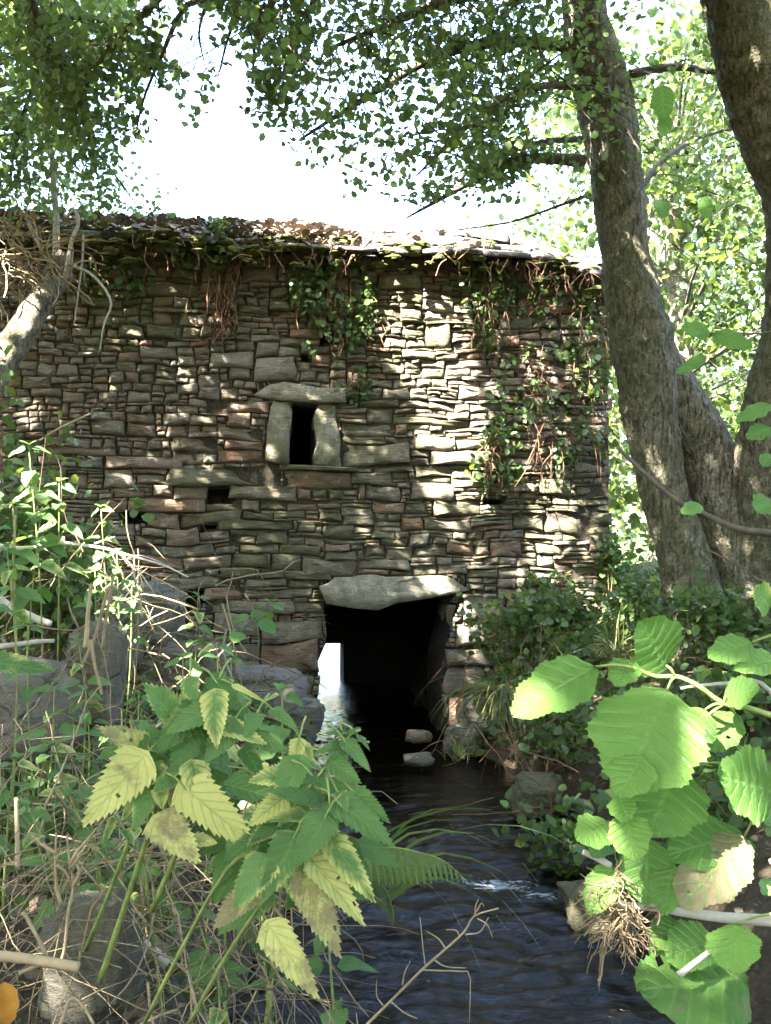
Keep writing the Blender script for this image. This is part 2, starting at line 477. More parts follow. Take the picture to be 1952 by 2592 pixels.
# ------------------------------------------------------------------ many small leaves as one mesh
LEAFT = np.array([(0, 0, 0), (0.36, 0.28, 0.06), (0.33, 0.70, 0.06), (0, 1.0, -0.04), (-0.33, 0.70, 0.06), (-0.36, 0.28, 0.06)])
LONGT = np.array([(0, 0, 0), (0.24, 0.22, 0.05), (0.17, 0.60, 0.06), (0, 1.0, -0.10), (-0.17, 0.60, 0.06), (-0.24, 0.22, 0.05)])
def leaf_cloud_mesh(name, P, size, flat=0.0, tint=None, yel=None, shape=LEAFT, nrm=None, off=None, droop=0.3):
    """leaves at P (N,3); flat 0 = any way up, 1 = face up (or along nrm)"""
    N = len(P)
    size = np.broadcast_to(np.asarray(size, dtype=float), (N,))
    nr = rng.normal(size=(N, 3))
    base = np.array([0, 0, 1.0]) if nrm is None else np.asarray(nrm)
    nr = nr / np.linalg.norm(nr, axis=1, keepdims=True) * (1 - flat) + base * flat
    nr /= np.linalg.norm(nr, axis=1, keepdims=True) + 1e-9
    t = rng.normal(size=(N, 3)); t[:, 2] -= droop
    t -= nr * (t * nr).sum(1, keepdims=True)
    t /= np.linalg.norm(t, axis=1, keepdims=True) + 1e-9
    b = np.cross(t, nr)
    S = size[:, None, None]
    V = P[:, None, :] + S * (shape[None, :, 0:1] * b[:, None, :] + shape[None, :, 1:2] * t[:, None, :] + shape[None, :, 2:3] * nr[:, None, :])
    if off is not None: V = V - np.array(off)
    V = V.reshape(-1, 3)
    k = np.arange(N) * 6
    Fq = np.empty((N, 2, 4), dtype=np.int32)
    Fq[:, 0] = np.stack([k, k + 1, k + 2, k + 3], 1)
    Fq[:, 1] = np.stack([k, k + 3, k + 4, k + 5], 1)
    me = bpy.data.meshes.new(name)
    me.vertices.add(N * 6); me.vertices.foreach_set('co', V.astype(np.float32).ravel())
    me.loops.add(N * 8); me.loops.foreach_set('vertex_index', Fq.ravel())
    me.polygons.add(N * 2)
    me.polygons.foreach_set('loop_start', np.arange(0, N * 8, 4, dtype=np.int32))
    for nm, a in (('tint', tint), ('yel', yel)):
        if a is None: a = rng.random(N) if nm == 'tint' else (rng.random(N) < 0.03) * rng.random(N)
        at = me.attributes.new(nm, 'FLOAT', 'POINT')
        at.data.foreach_set('value', np.repeat(np.broadcast_to(a, (N,)), 6).astype(np.float32))
    me.update(calc_edges=True)
    me.validate()
    return me

# ------------------------------------------------------------------ the lie of the land
YS = [-50, 0, 1.2, 2.0, 2.6, 3.2, 4.5, 5.4, 6.3, 7.2, 8.0, 12.0, 17, 40, 4000]
LB = [-0.4, -0.1, -0.10, -0.16, -0.36, -0.46, -0.30, -0.16, -0.24, -0.42, -0.50, -1.25, -1.9, -5, -400]
RB = [1.5, 1.3, 1.1, 1.0, 0.98, 0.92, 0.92, 1.0, 0.96, 0.66, 0.42, 0.15, -0.6, -3.4, -397]
def ground_h(x, y):
    l = np.interp(y, YS, LB); r = np.interp(y, YS, RB)
    near = np.clip((4.5 - y) / 2.5, 0, 1)
    dl = l - x; dr = x - r
    hl_near = np.interp(dl, [0, .05, .22, .7, 2, 6, 20], [-.1, .18, .56, .66, .95, 1.5, 2.2])
    hl_far = np.interp(dl, [0, .12, .4, 1.0, 2.2, 3.2, 8, 30], [-.1, .08, .32, .55, .95, 1.25, 1.6, 2.4])
    hr = np.interp(dr, [0, .10, .3, .75, 1.4, 3, 8, 30], [-.1, .10, .34, .66, .95, 1.35, 1.7, 2.4])
    hr_near = np.interp(dr, [0, .10, .35, .9, 2, 8, 30], [-.1, .05, .18, .45, .9, 1.6, 2.4])
    hl = hl_near * near + hl_far * (1 - near)
    hr = hr_near * near + hr * (1 - near)
    h = np.where(dl > 0, hl, np.where(dr > 0, hr, -0.25))
    back = np.clip((y - 12.2) / 2.5, 0, 1)
    h = np.where((dl > 0) | (dr > 0), h * (1 - 0.45 * back), h)
    far = np.clip((np.hypot(x, y - 5) - 25) / 120, 0, 1)
    return h + far * 9
def ground_z(x, y):
    h = float(ground_h(np.array([float(x)]), np.array([float(y)]))[0])
    return h + 0.05 * vn((x, y, 0), 2.2) * min(1, abs(h) * 3)

def spread(lo, hi, step, far, k=1.25):
    a = list(np.arange(lo, hi, step))
    s = step; v = hi
    while v < far: a.append(v); s *= k; v += s
    s = step; v = lo - step
    while v > -far: a.insert(0, v); s *= k; v -= s
    return np.array(a)
gx = spread(-4.0, 4.0, 0.075, 600); gy = spread(-0.5, 10.0, 0.075, 600)
GXX, GYY = np.meshgrid(gx, gy)
H = ground_h(GXX, GYY)
mb = MB()
for j in range(len(gy)):
    for i in range(len(gx)):
        x, y, h = gx[i], gy[j], H[j, i]
        nz = 0.0
        if abs(x) < 12 and -4 < y < 25:
            nz = (0.06 * vn((x, y, 0), 2.2) + 0.03 * vn((x, y, 3), 7.0) + 0.012 * vn((x, y, 6), 19)) * min(1.0, abs(h) * 3)
        elif abs(x) < 200: nz = 0.5 * vn((x, y, 0), 0.08)
        mb.v.append((x, y, h + nz))
W_ = len(gx)
for j in range(len(gy) - 1):
    for i in range(W_ - 1):
        a = j * W_ + i
        mb.f.append((a, a + 1, a + W_ + 1, a + W_)); mb.mi.append(0)
mb.at['green'] = list(np.clip((H.ravel() - 0.25) * 1.2, 0, 1) * np.where(GYY.ravel() > 3.5, 1, 0.25))
ground = mb.build('ground', M['ground'])
tag(ground, kind='structure')

# water in the channel
mb = MB()
wxs = np.concatenate([np.arange(-8, -1.4, 0.3), np.arange(-1.4, 1.8, 0.018), np.arange(1.8, 3, 0.3)])
wys = np.concatenate([np.arange(-3, 1.5, 0.2), np.arange(1.5, 9.5, 0.018), np.arange(9.5, 34, 0.3)])
foam_glint = []
FO = [(U(1085, 1900, 4.42), 0.17, .85), (U(1180, 1925, 4.3), 0.12, 0.75), (U(900, 1590, 7.5), 0.10, 0.35), (U(905, 1635, 6.9), 0.12, 0.55)]  # first two paint a pale sky reflection, the others are foam
for y in wys:
    for x in wxs:
        k = min(1, max(.25, (7.2 - y) / 2.5)); z = k * (0.018 * vn((x, y * 1.6, 0), 2.6) + 0.026 * vn((x * .8, y * 1.7, 4), 6.0) + 0.012 * vn((x * .8, y * 1.6, 8), 13) + 0.005 * vn((x, y * 1.4, 2), 26))
        near = max(0, 1 - math.hypot(x - 0.72, y - 3.25) / 0.45)        # a little riffle by the right bank
        z += near * 0.022 * vn((x, y * 0.6, 9), 11)
        mb.v.append((x, y, z))
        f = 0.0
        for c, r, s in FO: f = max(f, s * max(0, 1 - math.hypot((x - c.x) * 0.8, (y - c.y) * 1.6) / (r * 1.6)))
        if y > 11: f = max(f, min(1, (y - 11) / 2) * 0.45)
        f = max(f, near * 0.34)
        foam_glint.append(f)
W_ = len(wxs)
for j in range(len(wys) - 1):
    for i in range(W_ - 1):
        a = j * W_ + i
        mb.f.append((a, a + 1, a + W_ + 1, a + W_)); mb.mi.append(0)
mb.at['foam_glint'] = foam_glint
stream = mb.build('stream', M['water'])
tag(stream, kind='structure')
# ------------------------------------------------------------------ the mill
mill = empty('stone_mill', (0, 8.0, 0.0), 'old dry stone mill with a slab roof, standing over the stream', 'mill')
EAVE = 3.73
U0, U1 = -3.75, 1.80
def T(x0, y0, s):
    return lambda pts: [wuz(x0 + p[0] * s, y0 + p[1] * s) for p in pts]
t1, t2, t3, t4 = T(100, 560, .3001), T(100, 900, .3001), T(300, 1200, .3001), T(550, 880, .3001)
t5, t6, t7, t8 = T(750, 1200, .3001), T(1000, 560, .36), T(1050, 1000, .33), T(600, 560, .3001)
tS = T(0, 1200, .6)
tU = T(0, 0, 1 / K)
# openings (dark), as outlines on the wall plane
door_o = tU([(703, 1312), (832, 1312), (1003, 1282), (985, 1330), (962, 1420), (960, 1500), (968, 1585), (955, 1660), (650, 1660), (672, 1560), (690, 1500), (688, 1430), (706, 1390)])
win_o = t4([(632, 452), (850, 462), (828, 560), (820, 700), (825, 830), (818, 1000), (605, 1000), (618, 800), (630, 640)])
HOLES = [t3([(750, 115), (930, 110), (1000, 190), (950, 262), (740, 255)]),
         t3([(480, 962), (720, 985), (735, 1080), (690, 1180), (560, 1180), (520, 1060)]),
         t8([(690, 935), (830, 930), (835, 1010), (700, 1040)]),
         t8([(520, 1130), (610, 1130), (620, 1190), (530, 1190)]),
         t7([(520, 800), (690, 800), (690, 850), (540, 850)]),
         t1([(300, 550), (430, 555), (420, 620), (320, 610)]),
         t3([(700, 440), (820, 432), (815, 475), (700, 480)]),
         t3([(10, 325), (240, 325), (230, 430), (20, 440)])]
def inside(poly, u, z):
    c = False; n = len(poly); j = n - 1
    for i in range(n):
        if (poly[i][1] > z) != (poly[j][1] > z):
            if u < (poly[j][0] - poly[i][0]) * (z - poly[i][1]) / (poly[j][1] - poly[i][1]) + poly[i][0]: c = not c
        j = i
    return c

def R(t, x0, y0, x1, y1):       # a traced stone given by its box
    p = t([(x0, y1), (x1, y1), (x1, y0), (x0, y0)])
    return p
LINTEL = t5([(170, 965), (250, 1108), (690, 1140), (860, 1085), (1200, 1020), (1480, 978), (1290, 868), (1000, 848), (760, 865), (560, 850), (330, 872)])
WLINTEL = t4([(295, 405), (450, 442), (640, 450), (850, 458), (1085, 452), (1082, 335), (700, 308), (560, 284), (440, 300)])
JAMB_L = t4([(410, 960), (585, 1008), (605, 870), (620, 700), (636, 540), (600, 458), (460, 458), (445, 600), (415, 720)])
JAMB_R = t4([(820, 1000), (1040, 1002), (1035, 800), (1010, 620), (992, 468), (905, 464), (855, 480), (822, 640), (826, 830)])
SILL = t4([(520, 1046), (1180, 1046), (1178, 1004), (520, 1006)])
traced = [
 R(t3, 270, 90, 470, 185), R(t3, 470, 95, 750, 210), R(t3, 75, 205, 735, 320), R(t3, -160, 215, 78, 320), R(t3, 240, 325, 510, 450),
 R(t3, 515, 325, 1035, 432), R(t3, 1035, 230, 1170, 320), R(t3, 930, 110, 1520, 225), R(t3, 1525, 135, 1620, 215), R(t3, 1175, 235, 1420, 300),
 R(t3, 1045, 335, 1310, 392), R(t3, 830, 395, 1480, 482), R(t3, 390, 445, 690, 580), R(t3, 115, 530, 290, 620), R(t3, 190, 465, 385, 522),
 R(t3, 930, 486, 1200, 535), R(t3, 930, 540, 1165, 610), R(t3, 1170, 484, 1430, 612), R(t3, 1510, 436, 1666, 505), R(t3, 1370, 612, 1700, 690),
 R(t3, 1020, 614, 1360, 688), R(t3, 810, 625, 990, 690), R(t3, 270, 590, 800, 685), R(t3, 540, 692, 955, 802), R(t3, 960, 692, 1260, 800),
 R(t3, 190, 688, 535, 780), R(t3, 1290, 695, 1540, 824), R(t3, 840, 803, 1130, 890), R(t3, 730, 806, 836, 860), R(t3, 1180, 828, 1400, 884),
 R(t3, 270, 862, 1030, 972), R(t3, 735, 975, 1055, 1078), R(t3, 1060, 893, 1410, 962), R(t3, 1065, 985, 1640, 1060),
 R(t3, -120, 985, 500, 1190),
 R(t3, 760, 1085, 1480, 1175), R(t3, 1240, 1070, 1700, 1230), R(t3, 1200, 1235, 1720, 1400), R(t3, 800, 1180, 1190, 1330), R(t3, 680, 1405, 1200, 1560),
 R(t3, 1205, 1405, 1690, 1700), R(t3, 700, 1565, 1200, 1760), R(t3, 1210, 1705, 1640, 1860), R(t3, 730, 1765, 1205, 1960),
 R(t3, 1390, 830, 1800, 905), R(t3, 1420, 910, 1680, 985),
 R(t4, 310, 100, 655, 278), R(t4, 555, 1050, 1140, 1192), R(t4, -425, 1010, 540, 1162), R(t4, 1060, 812, 1630, 992), R(t4, 1040, 640, 1500, 738),
 R(t4, 1510, 640, 1604, 722), R(t4, 1050, 748, 1410, 804), R(t4, 1120, 1052, 1480, 1170), R(t4, 1240, 1176, 1530, 1282), R(t4, 940, 1208, 1080, 1280),
 R(t4, 800, 1205, 930, 1262), R(t4, 690, 1204, 790, 1284), R(t4, 0, 870, 400, 960), R(t4, 80, 795, 400, 862), R(t4, 0, 680, 390, 780),
 R(t4, -80, 450, 440, 540), R(t4, 110, 170, 280, 268), R(t4, 40, 340, 195, 432), R(t4, 300, 590, 436, 650), R(t4, 100, 550, 290, 670),
 R(t4, 1200, 440, 1530, 500), R(t4, 1270, 520, 1490, 632), R(t4, 680, 205, 830, 275), R(t4, 1100, 205, 1260, 330),
 R(t5, 225, 420, 490, 535), R(t5, 1070, 370, 1480, 475), R(t5, 895, 345, 1060, 470), R(t5, 390, 340, 640, 425), R(t5, 590, 612, 760, 704),
 R(t5, 770, 632, 990, 742), R(t5, 515, 722, 960, 806), R(t5, 515, 810, 800, 848), R(t5, 50, 714, 510, 868), R(t5, 1265, 580, 1490, 678),
 R(t5, 1160, 220, 1560, 345), R(t5, 915, 235, 1095, 315), R(t5, 0, 592, 360, 690), R(t5, 980, 768, 1180, 848), R(t5, 1185, 765, 1460, 848),
 R(t5, 180, 320, 385, 385), R(t5, 950, 90, 1320, 212), R(t5, 20, 445, 210, 510), R(t5, 720, 535, 930, 610), R(t5, 940, 510, 1110, 620),
 R(t5, 1150, 535, 1290, 600), R(t5, 1000, 630, 1260, 705), R(t5, 1500, 590, 1640, 680), R(t5, 1640, 560, 1900, 700), R(t5, 650, 310, 770, 378),
 R(t2, 550, 848, 1220, 945), R(t2, 310, 862, 545, 945), R(t2, 540, 952, 790, 1110), R(t2, 225, 992, 415, 1115), R(t2, 1130, 702, 1500, 800),
 R(t2, 1040, 500, 1280, 590), R(t2, 1330, 257, 1530, 360), R(t2, 740, 590, 985, 680), R(t2, 740, 494, 985, 582),
 R(t2, 40, 782, 640, 838), R(t2, 660, 770, 780, 838), R(t2, 810, 1000, 1070, 1085), R(t2, 760, 950, 1060, 992), R(t2, 640, 1145, 880, 1195),
 R(t2, 1120, 820, 1385, 890), R(t2, 430, 560, 730, 680),
 R(t1, 905, 530, 1365, 640), R(t1, 735, 375, 1000, 456), R(t1, 910, 885, 1160, 972), R(t1, 1375, 895, 1635, 978), R(t1, 660, 878, 890, 978),
 R(t1, 415, 265, 520, 375), R(t1, 465, 800, 600, 890), R(t1, 150, 905, 260, 1012), R(t1, 720, 200, 1100, 290), R(t1, 740, 295, 1100, 365),
 R(t1, 20, 850, 145, 930), R(t1, 230, 640, 360, 720), R(t1, 960, 780, 1160, 880), R(t1, 1170, 790, 1420, 880), R(t1, 1290, 690, 1420, 750),
 R(t6, 870, 540, 1480, 650), R(t6, 1155, 672, 1440, 752), R(t6, 730, 640, 960, 745), R(t6, 450, 1160, 770, 1250), R(t6, 200, 640, 370, 700),
 R(t6, 220, 730, 400, 880), R(t6, 60, 900, 280, 960), R(t6, 960, 690, 1140, 750), R(t6, 730, 800, 870, 890),
 R(t7, 0, 300, 300, 415), R(t7, 320, 335, 550, 425), R(t7, 110, 435, 590, 545), R(t7, 0, 560, 290, 640), R(t7, 700, 660, 930, 740),
 R(t7, 960, 630, 1200, 770), R(t7, 800, 740, 940, 800), R(t7, 760, 920, 990, 1040), R(t7, 1000, 900, 1260, 1060), R(t7, 1270, 910, 1520, 1010),
 R(t7, 640, 1120, 900, 1200), R(t7, 930, 1210, 1060, 1320), R(t7, 1240, 690, 1500, 760), R(t7, 1060, 790, 1300, 850),
 R(tU, 1000, 1290, 1090, 1345), R(tU, 985, 1350, 1060, 1395), R(tU, 965, 1400, 1070, 1440), R(tU, 962, 1445, 1050, 1500), R(tU, 970, 1505, 1060, 1570),
 R(tU, 965, 1575, 1050, 1640), R(tU, 1095, 1290, 1170, 1340),
]
# ---- fill the rest of the face with smaller rubble, bottom up
CELL = 0.01
NU = int((U1 - U0) / CELL); NZ = int((EAVE + 0.35) / CELL)          # z from -0.25
ZB = -0.25
occ = np.zeros((NZ, NU), dtype=bool)
def mark(poly, grow=0.0):
    us = [p[0] for p in poly]; zs = [p[1] for p in poly]
    for j in range(max(0, int((min(zs) - ZB) / CELL)), min(NZ, int((max(zs) - ZB) / CELL) + 1)):
        for i in range(max(0, int((min(us) - U0) / CELL)), min(NU, int((max(us) - U0) / CELL) + 1)):
            if inside(poly, U0 + (i + .5) * CELL, ZB + (j + .5) * CELL): occ[j, i] = True
for p in [door_o, win_o, LINTEL, WLINTEL, JAMB_L, JAMB_R, SILL] + HOLES: mark(p)
stones = []
for p in traced:
    us = [q[0] for q in p]; zs = [q[1] for q in p]
    i0, i1 = int((min(us) - U0) / CELL), int((max(us) - U0) / CELL)
    j0, j1 = int((min(zs) - ZB) / CELL), int((max(zs) - ZB) / CELL)
    i0, j0 = max(i0, 0), max(j0, 0)
    sub = occ[j0:j1, i0:i1]
    if sub.size and sub.mean() > 0.22: continue
    occ[j0:j1, i0:i1] = True
    stones.append((p, True))
def z_flat(u, z): return not (z > 2.5 and u < -.2) and not (z > 2.0 and u < -1.2)
def fill(occ, NU, NZ, U0, ZB, size):
    out = []
    rr = random.Random(31)
    for j in range(NZ):
        i = 0
        row = occ[j]
        while i < NU:
            if row[i]: i += 1; continue
            e = i
            while e < NU and not row[e] and e - i < 60: e += 1
            run = e - i
            wl_, wh_, hl_, hh_ = size(U0 + i * CELL, ZB + j * CELL)
            w = int((rr.triangular(wl_, wh_, wl_ * 1.3) * (1.0 if rr.random() > .12 else 1.7)) / CELL)
            if run < w * 1.45: w = run
            if w * CELL < hl_ * 1.6 and run >= 10: w = min(run, int(hl_ * 2 / CELL))
            h = max(2, int(round((hl_ + (hh_ - hl_) * rr.random() ** 1.5) * (1.0 if rr.random() > .10 else 1.55) / CELL)))
            if w * CELL > .05: h = max(2, min(h, int(w * (.48 if z_flat(U0 + i * CELL, ZB + j * CELL) else .62))))
            hmax = 0
            while hmax < h + 3 and j + hmax < NZ and not occ[j + hmax, i:i + w].any(): hmax += 1
            if hmax < h + 3: h = hmax
            if i > 0:                                   # level up with the neighbour when it is close
                k = 0
                while k < h + 3 and j + k < NZ and occ[j + k, i - 1]: k += 1
                if abs(k - h) <= 2 and k <= hmax and k > 1: h = k
            h = min(h, hmax)
            occ[j:j + h, i:i + w] = True
            if w >= 2 and h >= 2:
                u0, z0 = U0 + i * CELL, ZB + j * CELL
                out.append([(u0, z0), (u0 + w * CELL, z0), (u0 + w * CELL, z0 + h * CELL), (u0, z0 + h * CELL)])
            i += w
    return out
def size_front(u, z):
    if z > 2.55 and u < 0.3: return (.07, .24, .035, .12)
    if z > 2.0 and u < -1.0: return (.06, .22, .035, .10)
    if z > 2.0 and u < 0.9: return (.09, .34, .022, .065)
    if u > 0.6: return (.09, .40, .025, .085)
    return (.08, .36, .022, .07)
for p in fill(occ, NU, NZ, U0, ZB, size_front): stones.append((p, False))

def sag(u): return .13 * max(0, (u - .7) / 1.1) ** 1.5
def stone_geo(poly, tr, place, rr, depth=0.10, bulge=1.0):
    """rounded, uneven block proud of the wall; returns verts and faces"""
    cu = sum(p[0] for p in poly) / len(poly); cz = sum(p[1] for p in poly) / len(poly)
    us = [p[0] for p in poly]; zs = [p[1] for p in poly]
    w, h = max(us) - min(us), max(zs) - min(zs)
    pts = []
    if len(poly) == 4:
        # a roughly split block: straight-ish edges, knocked-off corners
        g = 0.0008 + 0.0025 * rr.random()
        hw, hh = max(w / 2 - g, w * .35), max(h / 2 - g, h * .35)
        kind = rr.random()
        lt, rt, lb, rb = [rr.uniform(.03, .24) ** 1.3 * (1.5 if kind < .3 else .8) for _ in range(4)]
        tl, tr_ = rr.uniform(0, .22), rr.uniform(0, .22)          # slanting ends
        sl = rr.uniform(-.16, .16)
        e = min(hw, hh)
        base = [(-hw + lb * e * 1.6, -hh), (hw - rb * e * 1.6, -hh), (hw, -hh + rb * e), (hw - tr_ * e, hh - rt * e), (hw - tr_ * e - rt * e * 1.5, hh), (-hw + tl * e + lt * e * 1.5, hh), (-hw + tl * e, hh - lt * e), (-hw, -hh + lb * e)]
        for i, a in enumerate(base):
            b_ = base[(i + 1) % 8]
            pts.append((cu + a[0] + rr.uniform(-.04, .04) * e, cz + a[1] + sl * hh * a[0] / hw + rr.uniform(-.05, .05) * e))
            L = math.hypot(b_[0] - a[0], b_[1] - a[1])
            k_ = 2 if L > .16 else (1 if L > .055 else 0)
            for q in range(k_):
                f = (q + 1) / (k_ + 1) + rr.uniform(-.1, .1)
                x, z = a[0] + (b_[0] - a[0]) * f, a[1] + (b_[1] - a[1]) * f
                pts.append((cu + x * rr.uniform(.97, 1.03), cz + z * rr.uniform(.84, 1.07) + sl * hh * x / hw))
        n = len(pts)
    else:
        # follow the outline, with extra points
        for a, b in zip(poly, poly[1:] + poly[:1]):
            pts.append(a)
            if math.hypot(b[0] - a[0], b[1] - a[1]) > 0.07:
                pts.append(((a[0] + b[0]) / 2 + rr.uniform(-.006, .006), (a[1] + b[1]) / 2 + rr.uniform(-.006, .006)))
        n = len(pts)
    m = min(w, h)
    d0 = rr.uniform(-.014, .018) + (0.01 if m > .1 else 0)
    tu, tz = rr.uniform(-.14, .14), rr.uniform(-.26, .12)
    wob = 0.008 if tr else 0.005
    V = []
    def P(u, z, o):
        o += 0.012 * vn((u, z, 7.3), 9.0) + 0.009 * vn((u, z * 1.6, 2.2), 24.0)
        u2 = u + 0.030 * vn((u, z, 0.7), 5.5) + .006 * vn((u, z, 5.7), 17); z2 = z + 0.038 * vn((u * .7, z, 4.1), 3.2) + .008 * vn((u, z, 9.1), 12)
        q = place(u2, z2, o)
        return (q.x, q.y, q.z)
    def ring(sc, o, inset=0.0):
        for (u, z) in pts:
            du, dz = u - cu, z - cz
            L = math.hypot(du, dz) + 1e-6
            k = max(0.3, sc - inset / L)
            V.append(P(cu + du * k, cz + dz * k, o + tu * du + tz * dz + rr.uniform(-wob, wob) * (0 if o < -.05 else 1)))
    ring(0.98, -depth); ring(1.0, d0 - .018)
    ring(1.0, d0, min(.007, m * .09)); ring(0.55, d0 + rr.uniform(.003, .014) * bulge)
    V.append(P(cu, cz, d0 + rr.uniform(.004, .02) * bulge))
    Fc = []
    for r in range(3):
        for k in range(n):
            k2 = (k + 1) % n
            Fc.append((r * n + k, r * n + k2, (r + 1) * n + k2, (r + 1) * n + k))
    for k in range(n): Fc.append((3 * n + k, 3 * n + (k + 1) % n, 4 * n))
    return V, Fc, cu, cz, w * h

def stone_look(u, z, rr):
    moss = 0.27 + 0.9 * vn((u, z, 1.0), 0.8) - (0.15 if u < -1.2 else 0) + (0.15 if -1.0 < u < 1.0 and z < 2.6 else 0)
    if u < -1.1 and z > 2.0: moss -= 0.05
    rust = 0.0
    if rr.random() < 0.19: rust = rr.uniform(.4, 1.0); moss -= .3
    elif u < -.9 and 1.2 < z < 2.7 and rr.random() < .4: rust = rr.uniform(.2, .55)
    tint = min(1, max(0, 0.45 + rr.uniform(-.42, .42)))
    return tint, min(1, max(0, moss + rr.uniform(-.28, .2))), rust

front = MB()      # backing: earth and chips between the stones
cs = 0.03
nu_, nz_ = int((U1 - U0) / cs), int((EAVE + .45) / cs)
idx = {}
def fv(i, j):
    if (i, j) not in idx:
        u, z = U0 + i * cs, ZB - 0.1 + j * cs
        q = wp(u, min(z, EAVE - sag(u)), -0.020 + 0.010 * vn((u, z, 3), 12))
        idx[(i, j)] = len(front.v); front.v.append(tuple(q))
    return idx[(i, j)]
def grown(p, k=1.06):
    c = (sum(q[0] for q in p) / len(p), sum(q[1] for q in p) / len(p))
    return [(c[0] + (q[0] - c[0]) * k, c[1] + (q[1] - c[1]) * k) for q in p]
cut = [grown(p) for p in [door_o, win_o] + HOLES]
for j in range(nz_):
    for i in range(nu_):
        u, z = U0 + (i + .5) * cs, ZB - 0.1 + (j + .5) * cs
        if any(inside(p, u, z) for p in cut): continue
        front.f.append((fv(i, j), fv(i + 1, j), fv(i + 1, j + 1), fv(i, j + 1))); front.mi.append(0)
def reveal(mbx, poly, d0, d1, closed=False):
    n0 = len(mbx.v); n = len(poly)
    c = (sum(p[0] for p in poly) / n, sum(p[1] for p in poly) / n)
    for d, k in ((d0 - .02, 1.12), (d0 + .01, 1.0), (d1, 1.0)):
        for (u, z) in poly: mbx.v.append(tuple(wp(c[0] + (u - c[0]) * k, c[1] + (z - c[1]) * k, -d)))
    for r in (0, n):
        for k in range(n):
            mbx.f.append((n0 + r + k, n0 + r + (k + 1) % n, n0 + r + n + (k + 1) % n, n0 + r + n + k)); mbx.mi.append(0)
    if closed: mbx.f.append(tuple(n0 + 2 * n + k for k in range(n))); mbx.mi.append(0)
for p in HOLES: reveal(front, p, 0.04, 0.32, True)
wall = front.build('front_wall', M['mortar'], mill)
# inner masonry behind the face (a solid skin 0.5 m in, pierced by the openings) keeps daylight out of the rooms
rr = random.Random(5)
geos = []
for p, tr in stones:
    if sum(q[1] for q in p) / len(p) > EAVE - sag(sum(q[0] for q in p) / len(p)) + .03: continue
    V, Fc, cu, cz, ar = stone_geo(p, tr, wp, rr)
    geos.append((ar + (0.02 if tr else 0), V, Fc, stone_look(cu, cz, rr)))
geos.sort(key=lambda g: -g[0])
off = wloc(mill)
rest = MB()
for k, (ar, V, Fc, lk) in enumerate(geos):
    if k < 300:
        b = MB(); b.v = V; b.f = Fc; b.mi = [0] * len(Fc)
        b.attr(0, tint=lk[0], moss=lk[1], rust=lk[2])
        b.build('stone', M['stone'], wall)
    else:
        n0 = len(rest.v); rest.v.extend(V); rest.f.extend([tuple(i + n0 for i in f) for f in Fc]); rest.mi.extend([0] * len(Fc))
        rest.attr(n0, tint=lk[0], moss=lk[1], rust=lk[2])
tag(rest.build('small_stones', M['stone'], wall), kind='stuff')

# ---- window and doorway with their dressed slabs
def slab(name, poly, parent, tint, moss, rust, depth=.3, seed=1, out=0.0, label=None):
    V, Fc, *_ = stone_geo(poly, True, lambda u, z, o: wp(u, z, o + out), random.Random(seed), depth, 1.2)
    b = MB(); b.v = V; b.f = Fc; b.mi = [0] * len(Fc); b.attr(0, tint=tint, moss=moss, rust=rust)
    o = b.build(name, M['dressed'], parent)
    if label: o['label'] = label
    return o
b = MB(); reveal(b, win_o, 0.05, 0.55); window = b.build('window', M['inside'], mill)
slab('lintel', WLINTEL, window, .75, .35, 0, seed=3, out=.02)
slab('jamb', JAMB_L, window, .55, .62, 0, seed=4, out=.025)
slab('jamb', JAMB_R, window, .6, .5, 0, seed=8, out=.03)
slab('sill', SILL, window, .4, .6, 0, seed=6, out=.045)
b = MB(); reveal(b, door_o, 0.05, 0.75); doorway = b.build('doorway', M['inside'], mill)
slab('lintel', LINTEL, doorway, .35, .42, .05, .55, seed=7, out=.035)
# courses of the doorway's cheeks (seen raking into the passage)
rr = random.Random(12)
for side, us in ((1, [p for p in door_o if p[0] > 0.1]),):
    z = -0.1
    while z < 1.1:
        h = rr.uniform(.13, .24)
        for d in (0.1, 0.42):
            uu = 0.535 + 0.03 * rr.random()
            pl = lambda a, zz, o, uu=uu: W0 + WU * (uu - o) + WB * a + Vector((0, 0, zz))
            V, Fc, *_ = stone_geo([(d, z), (d + .30, z), (d + .30, z + h), (d, z + h)], False, pl, rr, .06)
            q = MB(); q.v = V; q.f = Fc; q.mi = [0] * len(Fc); q.attr(0, tint=.2, moss=.1, rust=.0)
            q.build('cheek_stone', M['stone'], doorway)
        z += h

# ---- the other three walls, upper floor, inner skin
DEP = 4.0
def mp(u, w, z): return W0 + WU * u + WB * w + Vector((0, 0, z))
def mbox(mbx, u0, u1, w0, w1, z0, z1):
    mbx.box(mp(u0, w0, z0), WU * (u1 - u0), WB * (w1 - w0), Vector((0, 0, z1 - z0)))
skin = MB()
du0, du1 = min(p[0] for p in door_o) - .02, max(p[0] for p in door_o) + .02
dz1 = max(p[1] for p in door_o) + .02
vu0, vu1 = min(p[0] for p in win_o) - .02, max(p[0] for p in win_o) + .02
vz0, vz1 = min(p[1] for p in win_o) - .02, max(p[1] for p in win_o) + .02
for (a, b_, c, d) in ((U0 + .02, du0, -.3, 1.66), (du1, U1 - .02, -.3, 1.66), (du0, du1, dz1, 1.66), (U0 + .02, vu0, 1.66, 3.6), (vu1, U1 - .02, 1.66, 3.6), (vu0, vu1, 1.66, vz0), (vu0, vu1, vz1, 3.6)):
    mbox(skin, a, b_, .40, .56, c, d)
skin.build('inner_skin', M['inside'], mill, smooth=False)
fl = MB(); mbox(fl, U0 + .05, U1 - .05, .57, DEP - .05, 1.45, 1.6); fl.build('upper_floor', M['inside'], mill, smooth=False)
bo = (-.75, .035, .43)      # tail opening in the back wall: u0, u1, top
bw = MB()
